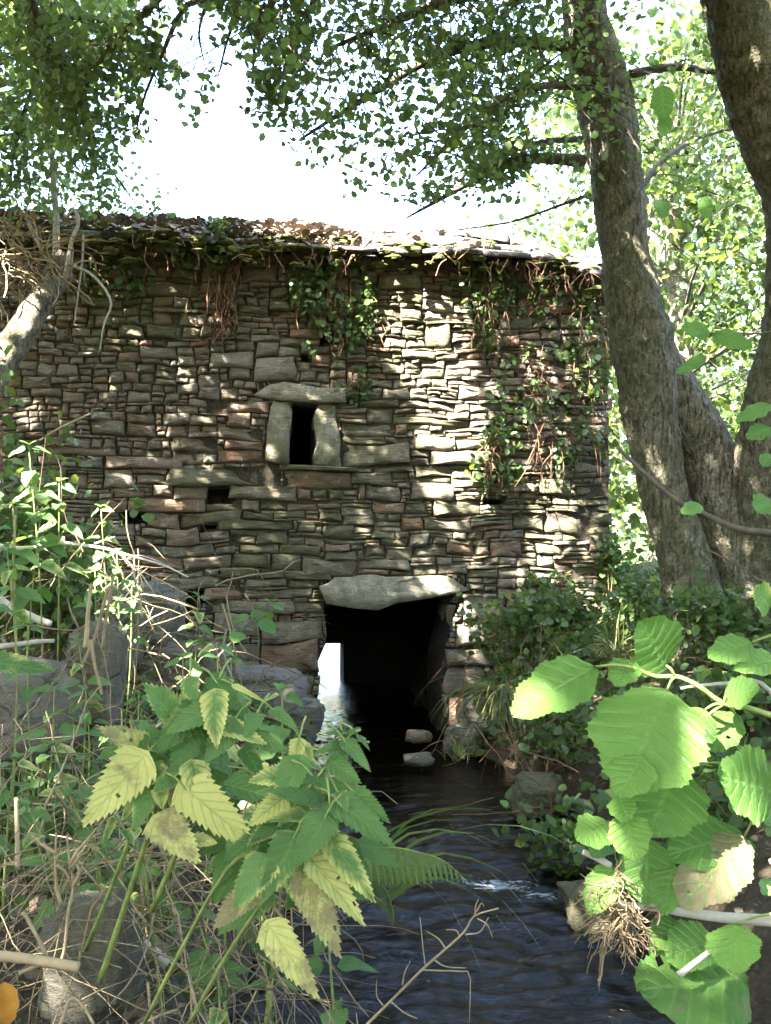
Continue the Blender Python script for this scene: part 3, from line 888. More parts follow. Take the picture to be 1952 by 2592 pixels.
mbox(bw, U0, bo[0], DEP - .45, DEP, -.4, 3.62); mbox(bw, bo[1], U1, DEP - .45, DEP, -.4, 3.62); mbox(bw, bo[0], bo[1], DEP - .45, DEP, bo[2], 3.62)
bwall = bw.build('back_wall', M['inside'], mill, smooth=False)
for u_, nm, ou in ((U0, 'side_wall', -1), (U1, 'side_wall', 1)):
    sw = MB()
    a0, a1 = (u_, u_ + .45) if ou < 0 else (u_ - .45, u_)
    n0 = len(sw.v)
    prof = [(.0, -.4), (DEP - .003, -.4), (DEP - .003, 3.60), (2.0, 4.36), (.0, 3.60)]
    for uu in (a0 + .004, a1 - .004):
        for (w, z) in prof: sw.v.append(tuple(mp(uu, w + .003, z)))
    n = len(prof)
    sw.f.append(tuple(range(n))); sw.f.append(tuple(range(n, 2 * n))[::-1]); sw.mi += [0, 0]
    for k in range(n): sw.f.append((k, (k + 1) % n, n + (k + 1) % n, n + k)); sw.mi.append(0)
    side = sw.build(nm, M['mortar'], mill, smooth=False)
    # rubble on the outer face
    o2 = np.zeros((int(4.7 / CELL), int(DEP / CELL)), dtype=bool)
    rr = random.Random(40)
    fb = MB()
    for p in fill(o2, o2.shape[1], o2.shape[0], 0.0, -.25, lambda u, z: (.14, .42, .06, .15)):
        cu = sum(q[0] for q in p) / 4; cz = sum(q[1] for q in p) / 4
        if cz > 3.55 + .35 * min(cu, DEP - cu): continue
        pl = (lambda a, zz, o: mp(U0 - o, DEP - a, zz)) if ou < 0 else (lambda a, zz, o: mp(U1 + o, a, zz))
        V, Fc, cu, cz, ar = stone_geo(p, False, pl, rr, .06)
        lk = stone_look(cu, cz, rr)
        n0 = len(fb.v); fb.v.extend(V); fb.f.extend([tuple(i + n0 for i in f) for f in Fc]); fb.mi.extend([0] * len(Fc)); fb.attr(n0, tint=lk[0], moss=lk[1], rust=lk[2])
    tag(fb.build('small_stones', M['stone'], side), kind='stuff')

# ---- roof of rough slabs
RISE = 0.365
rd = MB()
for s in (0, 1):
    w0, w1 = (-.05, 2.0) if s == 0 else (DEP + .05, 2.0)
    z0, z1 = EAVE - .03, EAVE + 2.0 * RISE
    q = [mp(U0 - .1, w0, z0), mp(.7, w0, z0), mp(U1 + .05, w0, z0 - sag(U1)), mp(U1 + .05, w1, z1 - sag(U1)), mp(.7, w1, z1), mp(U0 - .1, w1, z1)]
    if s: q = q[::-1]
    for dz in (0.0, -.08): rd.poly([p + Vector((0, 0, dz)) for p in (q if dz == 0 else q[::-1])])
    for a_, b_ in ((0, 1), (1, 2)) if s == 0 else ((5, 4), (4, 3)): rd.poly([q[a_], q[b_], q[b_] - Vector((0, 0, .08)), q[a_] - Vector((0, 0, .08))])
roof = rd.build('roof', M['mortar'], mill, smooth=False)
rr = random.Random(77)
mossb = MB()
for s in (0, 1):
    rows = 8
    for r in range(rows):
        u = U0 - .2 + rr.uniform(0, .15)
        sl = 2.0 / rows
        while u < U1 + .06:
            w = rr.uniform(.24, .55)
            if u + w > U1 + .22: w = U1 + .2 - u
            if w < .1: break
            ln = rr.uniform(.34, .46)
            wb = r * sl - (.10 if r else rr.uniform(.14, .24)) + rr.uniform(-.03, .03)
            th = rr.uniform(.025, .05)
            n = 10
            pts = []
            ex = rr.uniform(3, 6)
            for k in range(n):
                a = 2 * math.pi * (k + rr.uniform(-.25, .25)) / n
                c, s_ = math.cos(a), math.sin(a)
                d_ = (abs(c) ** ex + abs(s_) ** ex) ** (-1 / ex)
                pts.append((u + w / 2 + c * d_ * w * .5, wb + ln / 2 + s_ * d_ * ln * .5))
            b = MB()
            lift = rr.uniform(0, .03)
            def rp(uu, ww, up):
                zz = EAVE + ww * RISE + up + .05 - (ww - wb) * .10 + lift + .05 * vn((uu, ww, 5), 2.2) - sag(uu)
                return tuple(mp(uu, ww, zz) if s == 0 else mp(uu, DEP - ww, zz))
            for up, k_ in ((0, .97), (th, 1.0), (th + .008, .93)):
                cu, cw = u + w / 2, wb + ln / 2
                for (a, c) in pts: b.v.append(rp(cu + (a - cu) * k_, cw + (c - cw) * k_, up + rr.uniform(-.004, .004)))
            b.f = [tuple(range(n))[::-1], tuple(range(2 * n, 3 * n))]
            for q in range(2):
                for k in range(n): b.f.append((q * n + k, q * n + (k + 1) % n, (q + 1) * n + (k + 1) % n, (q + 1) * n + k))
            if s: b.f = [f[::-1] for f in b.f]
            b.mi = [0] * len(b.f)
            b.attr(0, tint=rr.random(), moss=max(0, rr.uniform(-.3, .45)) + (.25 if u < -.9 else 0), rust=.2 if rr.random() < .1 else 0)
            b.build('slate', M['slate'], roof)
            u += w - .02
# ridge stones
u = U0 - .15
while u < U1:
    w = rr.uniform(.3, .55)
    V, Fc, *_ = stone_geo([(u, -.22), (u + w, -.22), (u + w, .22), (u, .22)], False, lambda a, c, o: mp(a, 2.0 + c, EAVE + 2 * RISE + .12 + o - abs(c) * .25 - sag(a)), rr, .06)
    q = MB(); q.v = V; q.f = Fc; q.mi = [0] * len(Fc); q.attr(0, tint=rr.random(), moss=rr.uniform(.2, .6), rust=0)
    q.build('ridge_stone', M['slate'], roof)
    u += w
# stones of the wall head under the slabs
# moss, rotted leaves and roots along the eaves
deb = MB()
for k in range(760):
    u = rr.uniform(U0, U1 + .1)
    if k > 420: u = rr.uniform(U0, .1)
    w = rr.uniform(-.22, -.02)
    if (u > .2 and rr.random() < .25) or k > 420: w = rr.uniform(-.15, 2.0) if u < .1 and rr.random() < .6 else rr.uniform(-.1, .5)
    z = EAVE + w * RISE + rr.uniform(.02, .13) if rr.random() < .6 else EAVE - rr.uniform(.0, .16)
    if vn((u, 0, 0), 1.7) < -.15 and rr.random() < .7: continue
    c = mp(u, w, z - sag(u))
    s = rr.uniform(.012, .045)
    n0 = len(deb.v)
    for i in range(3):
        for j in range(6):
            th, ph = (i + .5) / 3 * math.pi, j / 6 * 6.283
            d = Vector((math.sin(th) * math.cos(ph) * 1.9, math.sin(th) * math.sin(ph), math.cos(th) * .6)) * s * rr.uniform(.5, 1.5)
            deb.v.append(tuple(c + d))
    for i in range(2):
        for j in range(6): deb.f.append((n0 + i * 6 + j, n0 + (i + 1) * 6 + j, n0 + (i + 1) * 6 + (j + 1) % 6, n0 + i * 6 + (j + 1) % 6)); deb.mi.append(0)
    deb.f.append(tuple(n0 + j for j in range(6))); deb.f.append(tuple(n0 + 12 + j for j in range(6))[::-1]); deb.mi += [0, 0]
tag(deb.build('moss', M['moss'], roof, smooth=False), kind='stuff')
# roots and dead strands hanging from the eaves
b = MB()
for k in range(300):
    u = rr.uniform(U0 + .3, U1)
    if vn((u, 3, 0), 2.1) < -.05 and u < .4: continue
    c = mp(u, rr.uniform(-.25, -.03), EAVE - sag(u) + rr.uniform(-.1, .10))
    q = [c]
    dr = Vector((rr.gauss(0, .8), rr.gauss(0, .5), rr.gauss(-.5, .4))).normalized()
    for s in range(4):
        dr = (dr + Vector((rr.gauss(0, .3), rr.gauss(0, .2), -.35 + rr.gauss(0, .15)))).normalized()
        q.append(q[-1] + dr * rr.uniform(.02, .065))
    b.tube(q, [rr.uniform(.002, .0048)] * 5, 3, cap=False, tint=rr.random())
tag(b.build('roots', M['redstem'], roof), kind='stuff')

# dead leaves and rot lying on the slabs, thickened on the left to stand in for shade
P = []
for k in range(5200):
    u = rr.uniform(U0, U1)
    if u > -.2 and rr.random() < .95: continue
    w = rr.uniform(-.2, 2.05)
    P.append(tuple(mp(u, w, EAVE + w * RISE + .10 - sag(u) + rr.uniform(0, .05))))
me = leaf_cloud_mesh('dead_leaves', np.array(P), .07 * (1 + .3 * rng.normal(size=len(P)).clip(-1.5, 1.5)), .6, off=tuple(wloc(roof)))
tag(link('dead_leaves', me, roof, None, M['litter']), kind='stuff')
# ------------------------------------------------------------------ trees
def trunk_mesh(ctrl, n=90, sides=30, rough=.045, flare=0.0, mossf=None, seed=0.0):
    """ctrl: (x, y, z, r) along the stem"""
    b = MB()
    sp = spline(ctrl, n)
    moss = []
    a = None
    for i, s in enumerate(sp):
        p = Vector(s[:3]); r = s[3]
        q = Vector(sp[min(i + 1, n - 1)][:3]) - Vector(sp[max(i - 1, 0)][:3])
        t = q.normalized()
        a = (t.orthogonal() if a is None else a - t * a.dot(t)).normalized()
        c = t.cross(a)
        for k in range(sides):
            ang = 2 * math.pi * k / sides
            d = a * math.cos(ang) + c * math.sin(ang)
            e = p + d * r
            rr_ = r * (1 + rough * 2.2 * vn(e, 2.2, seed) + rough * 1.8 * vn((e.x, e.y, e.z * .5), 13, seed) + rough * 1.5 * vn((e.x, e.y, e.z * .7), 34, seed))
            e = p + d * rr_
            b.v.append((e.x, e.y, e.z))
            moss.append(0.5 + 0.9 * vn(e, 0.9, seed + 3) - 0.25 * d.x)
    for i in range(n - 1):
        for k in range(sides):
            k2 = (k + 1) % sides
            b.f.append((i * sides + k, i * sides + k2, (i + 1) * sides + k2, (i + 1) * sides + k)); b.mi.append(0)
    b.f.append(tuple(range(sides))[::-1]); b.f.append(tuple((n - 1) * sides + k for k in range(sides))); b.mi += [0, 0]
    b.at['moss'] = moss
    return b

def PX(list_, d, xo=0.0):        # photo pixels (x, y, half width px, depth) -> (x, y, z, r)
    out = []
    for e in list_:
        dd = e[3] if len(e) > 3 else d
        p = atd(e[0], e[1], dd)
        out.append((p.x, p.y, p.z, e[2] * dd / F))
    return [(a, b, c, r * .93) for a, b, c, r in out]

def bough(b, ctrl, n=14, sides=6):
    sp = spline(ctrl, n)
    b.tube([s[:3] for s in sp], [max(.002, s[3]) for s in sp], sides, jit=.08, moss=.4)
    return sp

def twigs_on(b, sp, count, length, r, droop, rnd, out_pts, leaves, t0=0.15, spread_=1.0, avoid=True, keep=None):
    """side twigs along a bough; out_pts collects leaf positions"""
    n = len(sp)
    for _ in range(count):
        f = t0 + (1 - t0) * rnd.random()
        x = f * (n - 1); k = min(int(x), n - 2); fr = x - k
        p = Vector(sp[k][:3]).lerp(Vector(sp[k + 1][:3]), fr)
        ax = (Vector(sp[k + 1][:3]) - Vector(sp[k][:3])).normalized()
        d = (ax * rnd.uniform(.2, .9) + Vector((rnd.gauss(0, 1), rnd.gauss(0, 1), rnd.gauss(-.1, .7))) * spread_).normalized()
        L = length * rnd.uniform(.5, 1.2)
        pts = [p]
        q = p.copy()
        seg = 5
        for s in range(seg):
            d = (d + Vector((rnd.gauss(0, .18), rnd.gauss(0, .18), rnd.gauss(-droop, .12)))).normalized()
            q = q + d * (L / seg)
            pts.append(q.copy())
        if keep is not None and not keep(pts[-1]): continue
        if avoid and not clear_gaps(np.array([tuple(e) for e in pts]), 0.0).all(): continue
        b.tube(pts, [r * (1 - .75 * s / seg) for s in range(seg + 1)], 3, cap=False)
        for s in range(leaves):
            g = rnd.random() ** .7 * seg
            k2 = min(int(g), seg - 1)
            e = pts[k2].lerp(pts[k2 + 1], g - k2)
            out_pts.append((e.x + rnd.gauss(0, .05), e.y + rnd.gauss(0, .05), e.z + rnd.gauss(0, .05)))

def add_crown(tree, P, size, mat, name='crown', flat=.35, shape=LEAFT, gaps=True, keep=None, droop=.3, sz_var=.3):
    P = np.array(P)
    if keep is not None: P = P[keep(P)]
    if gaps: P = P[clear_gaps(P, size * .8)]
    sz = size * (1 + sz_var * rng.normal(size=len(P)).clip(-1.5, 1.5))
    me = leaf_cloud_mesh(name, P, sz, flat, shape=shape, off=tuple(wloc(tree)), droop=droop)
    return link(name, me, tree, None, mat)

def world_to_px(P):
    P = np.asarray(P, dtype=float) - np.array(tuple(CAM))
    c, s = math.cos(math.pi / 2 + PITCH), math.sin(math.pi / 2 + PITCH)
    yv = c * P[:, 1] + s * P[:, 2]; zv = -s * P[:, 1] + c * P[:, 2]
    d = -zv
    d = np.where(np.abs(d) < 1e-3, 1e-3, d)
    return CX + P[:, 0] / d * F, CY - yv / d * F, d

rnd = random.Random(11)
# --- the alder by the right bank: three stems from one stool
stoolp = atd(1760, 1600, 6.7)
alder = empty('alder_tree', (stoolp.x, stoolp.y, ground_z(stoolp.x, stoolp.y)), 'three stemmed alder with mossy bark leaning in front of the right end of the mill', 'tree')
A = PX([(1470, -330, 52, 6.35), (1476, -60, 58, 6.4), (1484, 60, 62, 6.45), (1530, 253, 74), (1557, 404, 71), (1580, 631, 66), (1600, 740, 74), (1626, 881, 85), (1638, 985, 80), (1655, 1098, 68), (1684, 1243, 63), (1725, 1387, 70), (1755, 1520, 84), (1775, 1640, 105), (1785, 1760, 130)], 6.6)
trunk_mesh(A, 260, 48, .055, seed=1).build('trunk', M['bark'], alder)
B = PX([(1600, 780, 45, 6.75), (1645, 880, 62, 6.75), (1692, 970, 70), (1738, 1050, 72), (1788, 1150, 76), (1833, 1280, 86), (1872, 1400, 98), (1895, 1520, 115), (1905, 1640, 140), (1905, 1760, 165)], 6.72)
trunk_mesh(B, 150, 48, .055, seed=5).build('trunk', M['bark'], alder)
C = PX([(1800, -420, 70, 5.9), (1838, -120, 84, 5.95), (1868, 20, 92, 6.0), (1932, 270, 86, 6.05), (1992, 440, 78, 6.1), (2018, 600, 76, 6.15), (2012, 800, 80, 6.25), (1982, 980, 86, 6.35), (1955, 1120, 90, 6.45), (1940, 1280, 96, 6.6), (1930, 1450, 112, 6.7), (1930, 1640, 140, 6.7), (1930, 1760, 160, 6.7)], 6.3)
trunk_mesh(C, 220, 48, .06, seed=9).build('trunk', M['bark'], alder)
brk = lambda l, d: [(lambda p, r: (p.x, p.y, p.z, r))(U(x, y, dd), r) for (x, y, r, dd) in [(e if len(e) > 3 else e + (d,)) for e in l]]
boughs_def = [
 [(1235, 100, .045, 6.5), (1150, 92, .038, 6.3), (1040, 95, .032, 6.1), (930, 128, .026, 6.0), (800, 205, .018, 5.9), (650, 300, .008, 5.8)],
 [(1262, 350, .045, 6.55), (1180, 342, .036, 6.5), (1100, 352, .030, 6.4), (1030, 385, .022, 6.3), (960, 425, .014, 6.2), (880, 470, .006, 6.1)],
 [(1290, 190, .03, 6.5), (1180, 185, .022, 6.1), (1090, 215, .018, 5.8), (980, 300, .012, 5.5), (900, 380, .005, 5.3)],
 [(1255, 300, .02, 6.5), (1150, 310, .014, 6.4), (1060, 345, .010, 6.4), (950, 400, .004, 6.3)],
 [(1275, 420, .014, 6.5), (1220, 440, .010, 6.6), (1100, 480, .008, 6.8), (960, 500, .003, 7.0)],
 [(1225, -40, .05, 6.4), (1120, -30, .036, 6.1), (960, 5, .028, 5.8), (820, 60, .018, 5.6), (700, 110, .008, 5.5)],
 [(1360, 160, .03, 6.5), (1450, 145, .026, 6.6), (1540, 155, .02, 6.7), (1620, 190, .01, 6.8)],
 [(1240, -150, .05, 6.4), (1050, -160, .04, 6.0), (850, -90, .03, 5.6), (640, -40, .02, 5.3), (560, 60, .012, 5.2), (545, 180, .005, 5.1)],
 [(1375, 420, .02, 6.6), (1440, 340, .018, 7.0), (1530, 290, .014, 7.4), (1640, 270, .006, 7.6)],
]
crown = []
def sky_gap(p):          # the crowns leave the middle of the view open to the sky
    x, y, d = world_to_px([tuple(p)]); x = x[0] * K; y = y[0] * K
    if y > 2000 or d[0] < 0: return True
    if y > 470 and 560 < x < 1250: return False
    # a bright bay between the left crown and the alder's boughs
    if ((x - 450) / 165) ** 2 + ((y - 330) / 200) ** 2 < 1: return False
    if ((x - 620) / 120) ** 2 + ((y - 430) / 70) ** 2 < 1: return False
    if ((x - 1200) / 70) ** 2 + ((y - 260) / 50) ** 2 < 1: return False
    if ((x - 1190) / 80) ** 2 + ((y - 395) / 40) ** 2 < 1: return False
    if y > 440 and x > 640: return False
    return True
for k, bd in enumerate(boughs_def):
    b = MB()
    sp = bough(b, brk(bd, 6.4), 16, 7)
    cnt = [130, 150, 110, 60, 30, 110, 14, 120, 22][k]
    twigs_on(b, sp, cnt, [.85, .7, .8, .45, .5, 1.0, .35, .9, .45][k], .005, .12, rnd, crown, 20, [.12, .2, .12, .16, .12, .1, .12, .1, .12][k], keep=sky_gap)
    b.build('bough', M['twig'], alder)
def keepf(P):
    return np.array([sky_gap(p) for p in P])
# upper crown, over the frame's top edge
for k in range(230):
    c = Vector((rnd.uniform(1.9, 4.2), rnd.uniform(4.2, 7.5), rnd.uniform(5.6, 8.4)))
    for _ in range(26): crown.append((c.x + rnd.gauss(0, .26), c.y + rnd.gauss(0, .26), c.z + rnd.gauss(0, .16)))
# shaded sprays on the right hand stems
sb = MB()
for k in range(95):
    x, y, d = rnd.uniform(1395, 1690), rnd.uniform(120, 930), rnd.uniform(6.6, 7.8)
    if y > 700 and x < 1480: continue
    c = U(x, y, d)
    s0 = Vector((c.x + rnd.gauss(0, .2), c.y + .1, c.z + rnd.uniform(.05, .3)))
    sb.tube([s0, s0.lerp(c, .5) + Vector((0, 0, .04)), c], [.006, .004, .002], 3, cap=False)
    for _ in range(15): crown.append((c.x + rnd.gauss(0, .13), c.y + rnd.gauss(0, .15), c.z + rnd.gauss(0, .10)))
tag(sb.build('twigs', M['twig'], alder), kind='stuff')
cpos = np.array(crown)
add_crown(alder, cpos, .042, M['leaf_near'], keep=keepf)

# --- trees whose crowns roof over the near bank; they hang into the top left of the view
def shade_tree(name, base, top, slab, nclump, label, group, lsize=.11, per=34, r0=.2, mat='leaf_left', kp=None, seed=3, hanging=(), hleaves=0):
    rn = random.Random(seed)
    t = empty(name, base, label, 'tree', group)
    bz = Vector(base)
    ctrl = [(bz.x, bz.y, bz.z - .15, r0 * 1.5), (bz.x + .05, bz.y, bz.z + .5, r0 * 1.05)]
    tp = Vector(top)
    for f in (.3, .6, 1.0):
        q = bz.lerp(tp, f)
        ctrl.append((q.x + rn.uniform(-.15, .15), q.y + rn.uniform(-.15, .15), q.z, r0 * (1 - .75 * f)))
    trunk_mesh(ctrl, 50, 16, .05, seed=seed).build('trunk', M['bark'], t)
    (x0, x1), (y0, y1), (z0, z1) = slab
    cl = []
    ends = []
    for k in range(nclump):
        c = Vector((rn.uniform(x0, x1), rn.uniform(y0, y1), rn.uniform(z0, z1)))
        ends.append(c)
        for _ in range(per): cl.append((c.x + rn.gauss(0, .34), c.y + rn.gauss(0, .34), c.z + rn.gauss(0, .20)))
    b = MB()
    for k in range(9):
        e = rn.choice(ends)
        f = rn.uniform(.5, .95)
        s = bz.lerp(tp, f)
        mid = s.lerp(e, .5) + Vector((0, 0, .3))
        pts = spline([(s.x, s.y, s.z, r0 * .35), (mid.x, mid.y, mid.z, r0 * .22), (e.x, e.y, e.z, .012)], 10)
        if clear_gaps(np.array([p[:3] for p in pts]), .02).all() or k < 3:
            b.tube([p[:3] for p in pts], [p[3] for p in pts], 6, jit=.08)
    P = np.array(cl)
    b.build('bough', M['bark'], t)
    for hd in hanging:
        b = MB()
        sp = bough(b, brk(hd, 6), 14, 5)
        tw = []
        twigs_on(b, sp, hleaves, .42, .003, .22, rn, tw, 14, .1, keep=hang_keep)
        b.build('bough', M['twig'], t)
        if tw:
            tw = np.array(tw); tw = tw[clear_gaps(tw)]
            tw = tw[np.array([hang_keep(p) for p in tw])]
            link('hanging_leaves', leaf_cloud_mesh('hanging_leaves', tw, .041 * (1 + .25 * rng.normal(size=len(tw)).clip(-1.5, 1.5)), .3, off=tuple(wloc(t))), t, None, M[mat])
    add_crown(t, P, lsize, M[mat], keep=(lambda Q: np.array([kp(q) for q in Q])) if kp else None, flat=.45)
    return t
def off_frame(p):        # these crowns stay above and beside the view
    x, y, d = world_to_px([tuple(p)])
    x, y, d = x[0] * K, y[0] * K, d[0]
    if d < .3: return True
    if p[1] > 6.0 and -1.3 < p[0] < 1.9: return False      # open sky straight over the mill
    if y < -60 or x < -120 or x > 1780 or y > 2300: return True
    if x < 300 - .55 * max(y, 0) * (1 if y < 300 else .0) - (0 if y < 300 else 130) and y < 470: return True
    return False
hang_l = [
 [(560, -120, .03, 5.2), (480, -20, .022, 5.2), (400, 15, .016, 5.3), (350, 120, .011, 5.4), (310, 215, .007, 5.4), (290, 310, .004, 5.5)],
 [(420, -100, .03, 5.0), (335, 5, .02, 5.0), (260, 80, .014, 5.1), (205, 150, .009, 5.2), (170, 230, .004, 5.2)],
 [(150, -80, .03, 5.6), (110, 30, .02, 5.6), (80, 160, .014, 5.7), (40, 280, .01, 5.8), (20, 400, .005, 5.9)],
 [(660, -100, .02, 5.6), (600, -20, .012, 5.6), (560, 60, .008, 5.6), (545, 150, .003, 5.6)],
 [(720, -110, .02, 5.6), (670, 20, .012, 5.6), (625, 120, .008, 5.65), (590, 215, .003, 5.7)],
 [(530, -100, .02, 5.5), (515, 10, .012, 5.5), (490, 90, .008, 5.5), (470, 170, .003, 5.5)],
 [(450, -100, .02, 5.8), (445, 0, .012, 5.8), (430, 70, .008, 5.8), (440, 130, .003, 5.8)],
 [(100, 250, .02, 6.2), (180, 300, .010, 6.2), (250, 380, .007, 6.2), (300, 450, .003, 6.2)],
 [(60, 60, .02, 5.6), (180, 40, .012, 5.6), (290, 90, .008, 5.6), (350, 190, .003, 5.6)],
 [(40, -90, .03, 5.0), (90, 60, .016, 5.2), (160, 170, .01, 5.4), (205, 300, .004, 5.5)],
]
def hang_keep(p):
    x, y, d = world_to_px([tuple(p)]); x = x[0] * K; y = y[0] * K
    if y < -20: return True
    lim = 350 - .22 * y
    if x < lim and y < 480: return True
    return y < 300 and 250 < x < 720 and vn((x * .01, y * .006, 2), 1.8) > -.12 + y * .0009
shade_tree('leaning_alder', (-4.3, 2.6, ground_z(-4.3, 2.6)), (-3.4, 3.2, 7.6), ((-7.2, 1.0), (.6, 9.8), (5.0, 8.4)), 1450,
           'leafy tree hanging its dark boughs into the top left above the wall', None, .12, 36, .2, kp=off_frame, seed=3, hanging=hang_l, hleaves=58)
shade_tree('riverside_tree', (-1.9, -3.4, ground_z(-1.9, -3.4)), (-2.4, -2.6, 7.4), ((-6.5, 1.0), (-4.8, 1.6), (4.6, 7.6)), 720,
           'tree on the near left bank shading the nettles and the stream', None, .13, 36, .22, kp=off_frame, seed=17)
shade_tree('riverside_tree', (3.4, -.8, ground_z(3.4, -.8)), (3.0, .2, 7.0), ((-.2, 5.5), (-3.0, 4.8), (4.6, 7.4)), 430,
           'tree on the near right bank spreading over the alder twigs', None, .13, 30, .22, kp=off_frame, seed=23)

# dense left-hand foliage in the view (its own tree, standing by the mill's left end)
lt = empty('bushy_tree', (-4.2, 6.4, ground_z(-4.2, 6.4)), 'dark bushy tree filling the top left corner beside the mill', 'tree')
ctrl = [(-4.2, 6.4, .6, .16), (-4.1, 6.4, 2.0, .12), (-3.6, 6.2, 3.6, .09), (-3.2, 6.0, 5.2, .05)]
trunk_mesh(ctrl, 40, 14, .05, seed=41).build('trunk', M['bark'], lt)
P = []
b = MB()
for k in range(95):
    x, y, d = rnd.uniform(-90, 215), rnd.uniform(-70, 430), rnd.uniform(5.4, 7.6)
    if x > 215 - .16 * max(0, y - 60) + 40 * vn((x * .01, y * .013, 0), 1.5): continue
    if y > 330 and rnd.random() < .45: continue
    c = U(x, y, d)
    for _ in range(19): P.append((c.x + rnd.gauss(0, .17), c.y + rnd.gauss(0, .17), c.z + rnd.gauss(0, .14)))
    if k % 4 == 0:
        s = Vector((-3.7, 6.2, 3.4)).lerp(c, .25)
        b.tube([s, s.lerp(c, .5) + Vector((0, 0, .15)), c], [.018, .011, .004], 4, cap=False)
for k in range(60):
    x, y, d = rnd.uniform(60, 330), rnd.uniform(380, 480), rnd.uniform(8.5, 10)
    c = U(x, y, d)
    for _ in range(12): P.append((c.x + rnd.gauss(0, .16), c.y + rnd.gauss(0, .16), c.z + rnd.gauss(0, .10)))
b.build('bough', M['twig'], lt)
add_crown(lt, P, .043, M['leaf_left'])

# --- trees beyond the mill, on the right and far left
def far_tree(kind, x, y, h, r, label, nleaf, size, mat, seed, low=.2, group='trees beyond the mill'):
    rn = random.Random(seed)
    z = ground_z(x, y)
    t = empty(kind, (x, y, z), label, 'tree', group)
    lean = rn.uniform(-.5, .5)
    trunk_mesh([(x, y, z - .2, .2), (x + lean * .2, y, z + h * .3, .15), (x + lean * .6, y, z + h * .65, .09), (x + lean, y, z + h * .95, .02)], 30, 10, .05, seed=seed).build('trunk', M['bark'], t)
    b = MB(); P = []
    ncl = max(10, nleaf // 55)
    for k in range(ncl):
        f = low + (1 - low) * rn.random()
        rad = r * math.sqrt(max(.05, 1 - ((f - .55) / .6) ** 2))
        a = rn.uniform(0, 6.283); q = rad * math.sqrt(rn.random())
        c = Vector((x + lean * f + math.cos(a) * q, y + math.sin(a) * q, z + f * h))
        if k % 3 == 0:
            s = Vector((x + lean * f * .7, y, z + f * h * .8))
            b.tube([s, s.lerp(c, .6) + Vector((0, 0, .12)), c], [.03, .018, .006], 4, cap=False)
        sg = r * .13
        for _ in range(55): P.append((c.x + rn.gauss(0, sg), c.y + rn.gauss(0, sg), c.z + rn.gauss(0, sg * .7)))
    b.build('bough', M['twig'], t)
    P = np.array(P)
    tint = np.clip(.5 + .28 * rng.normal(size=len(P)), 0, 1)
    me = leaf_cloud_mesh('crown', P, size * (1 + .25 * rng.normal(size=len(P)).clip(-1.5, 1.5)), .3, tint=tint, off=tuple(wloc(t)))
    link('crown', me, t, None, M[mat])
for k, (x, y, h, r, n, kind, lab) in enumerate([
    (3.6, 12.4, 6.4, 1.7, 5200, 'young_ash_tree', 'pale green tree just behind the right end of the mill'),
    (5.3, 11.2, 7.6, 2.0, 6500, 'dense_tree', 'dense tree between the two right hand alder stems, sky sparkling through'),
    (7.6, 14.0, 9.0, 2.6, 6500, 'dense_tree', 'taller tree at the far right behind the thick stem'),
    (4.6, 17.5, 9.5, 2.6, 6000, 'young_ash_tree', 'light tree further back above the right end of the roof'),
    (9.5, 20.0, 12, 3.4, 6000, 'dense_tree', 'tall tree at the back on the right edge'),
    (6.6, 24.0, 13, 3.4, 5000, 'dense_tree', 'tall tree at the back behind the alder boughs'),
    (-7.2, 14.5, 9.5, 2.3, 5200, 'dense_tree', 'tree beyond the left end of the roof, behind the top left boughs'),
    (-10.0, 19.0, 12, 3.2, 4200, 'dense_tree', 'tall tree at the back on the far left'),
]):
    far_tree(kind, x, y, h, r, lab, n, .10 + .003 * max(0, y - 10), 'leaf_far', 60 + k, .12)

# a wood closing the view low down behind the mill
P = []
rn = random.Random(99)
for k in range(700):
    a = rn.uniform(-2.6, 1.3)
    a = rn.uniform(-75, 75)
    d = rn.uniform(30, 44)
    x, y = d * math.sin(math.radians(a)), d * math.cos(math.radians(a))
    z = float(ground_h(np.array([x]), np.array([y]))[0])
    hh = rn.uniform(.2, 4.6) if abs(a) < 16 else rn.uniform(.2, 9)
    for _ in range(26): P.append((x + rn.gauss(0, .9), y + rn.gauss(0, .9), z + hh + rn.gauss(0, .6)))
for k in range(1500):                     # the wooded valley sides all round, behind the camera too
    a = rn.uniform(72, 288)
    d = rn.uniform(15, 26)
    x, y = d * math.sin(math.radians(a)), d * math.cos(math.radians(a)) + 2
    z = float(ground_h(np.array([x]), np.array([y]))[0])
    hh = 11.5 * rn.random()
    for _ in range(20): P.append((x + rn.gauss(0, .8), y + rn.gauss(0, .8), z + hh + rn.gauss(0, .6)))
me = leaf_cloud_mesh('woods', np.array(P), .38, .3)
tag(link('woods', me, None, None, M['leaf_far']), kind='stuff')

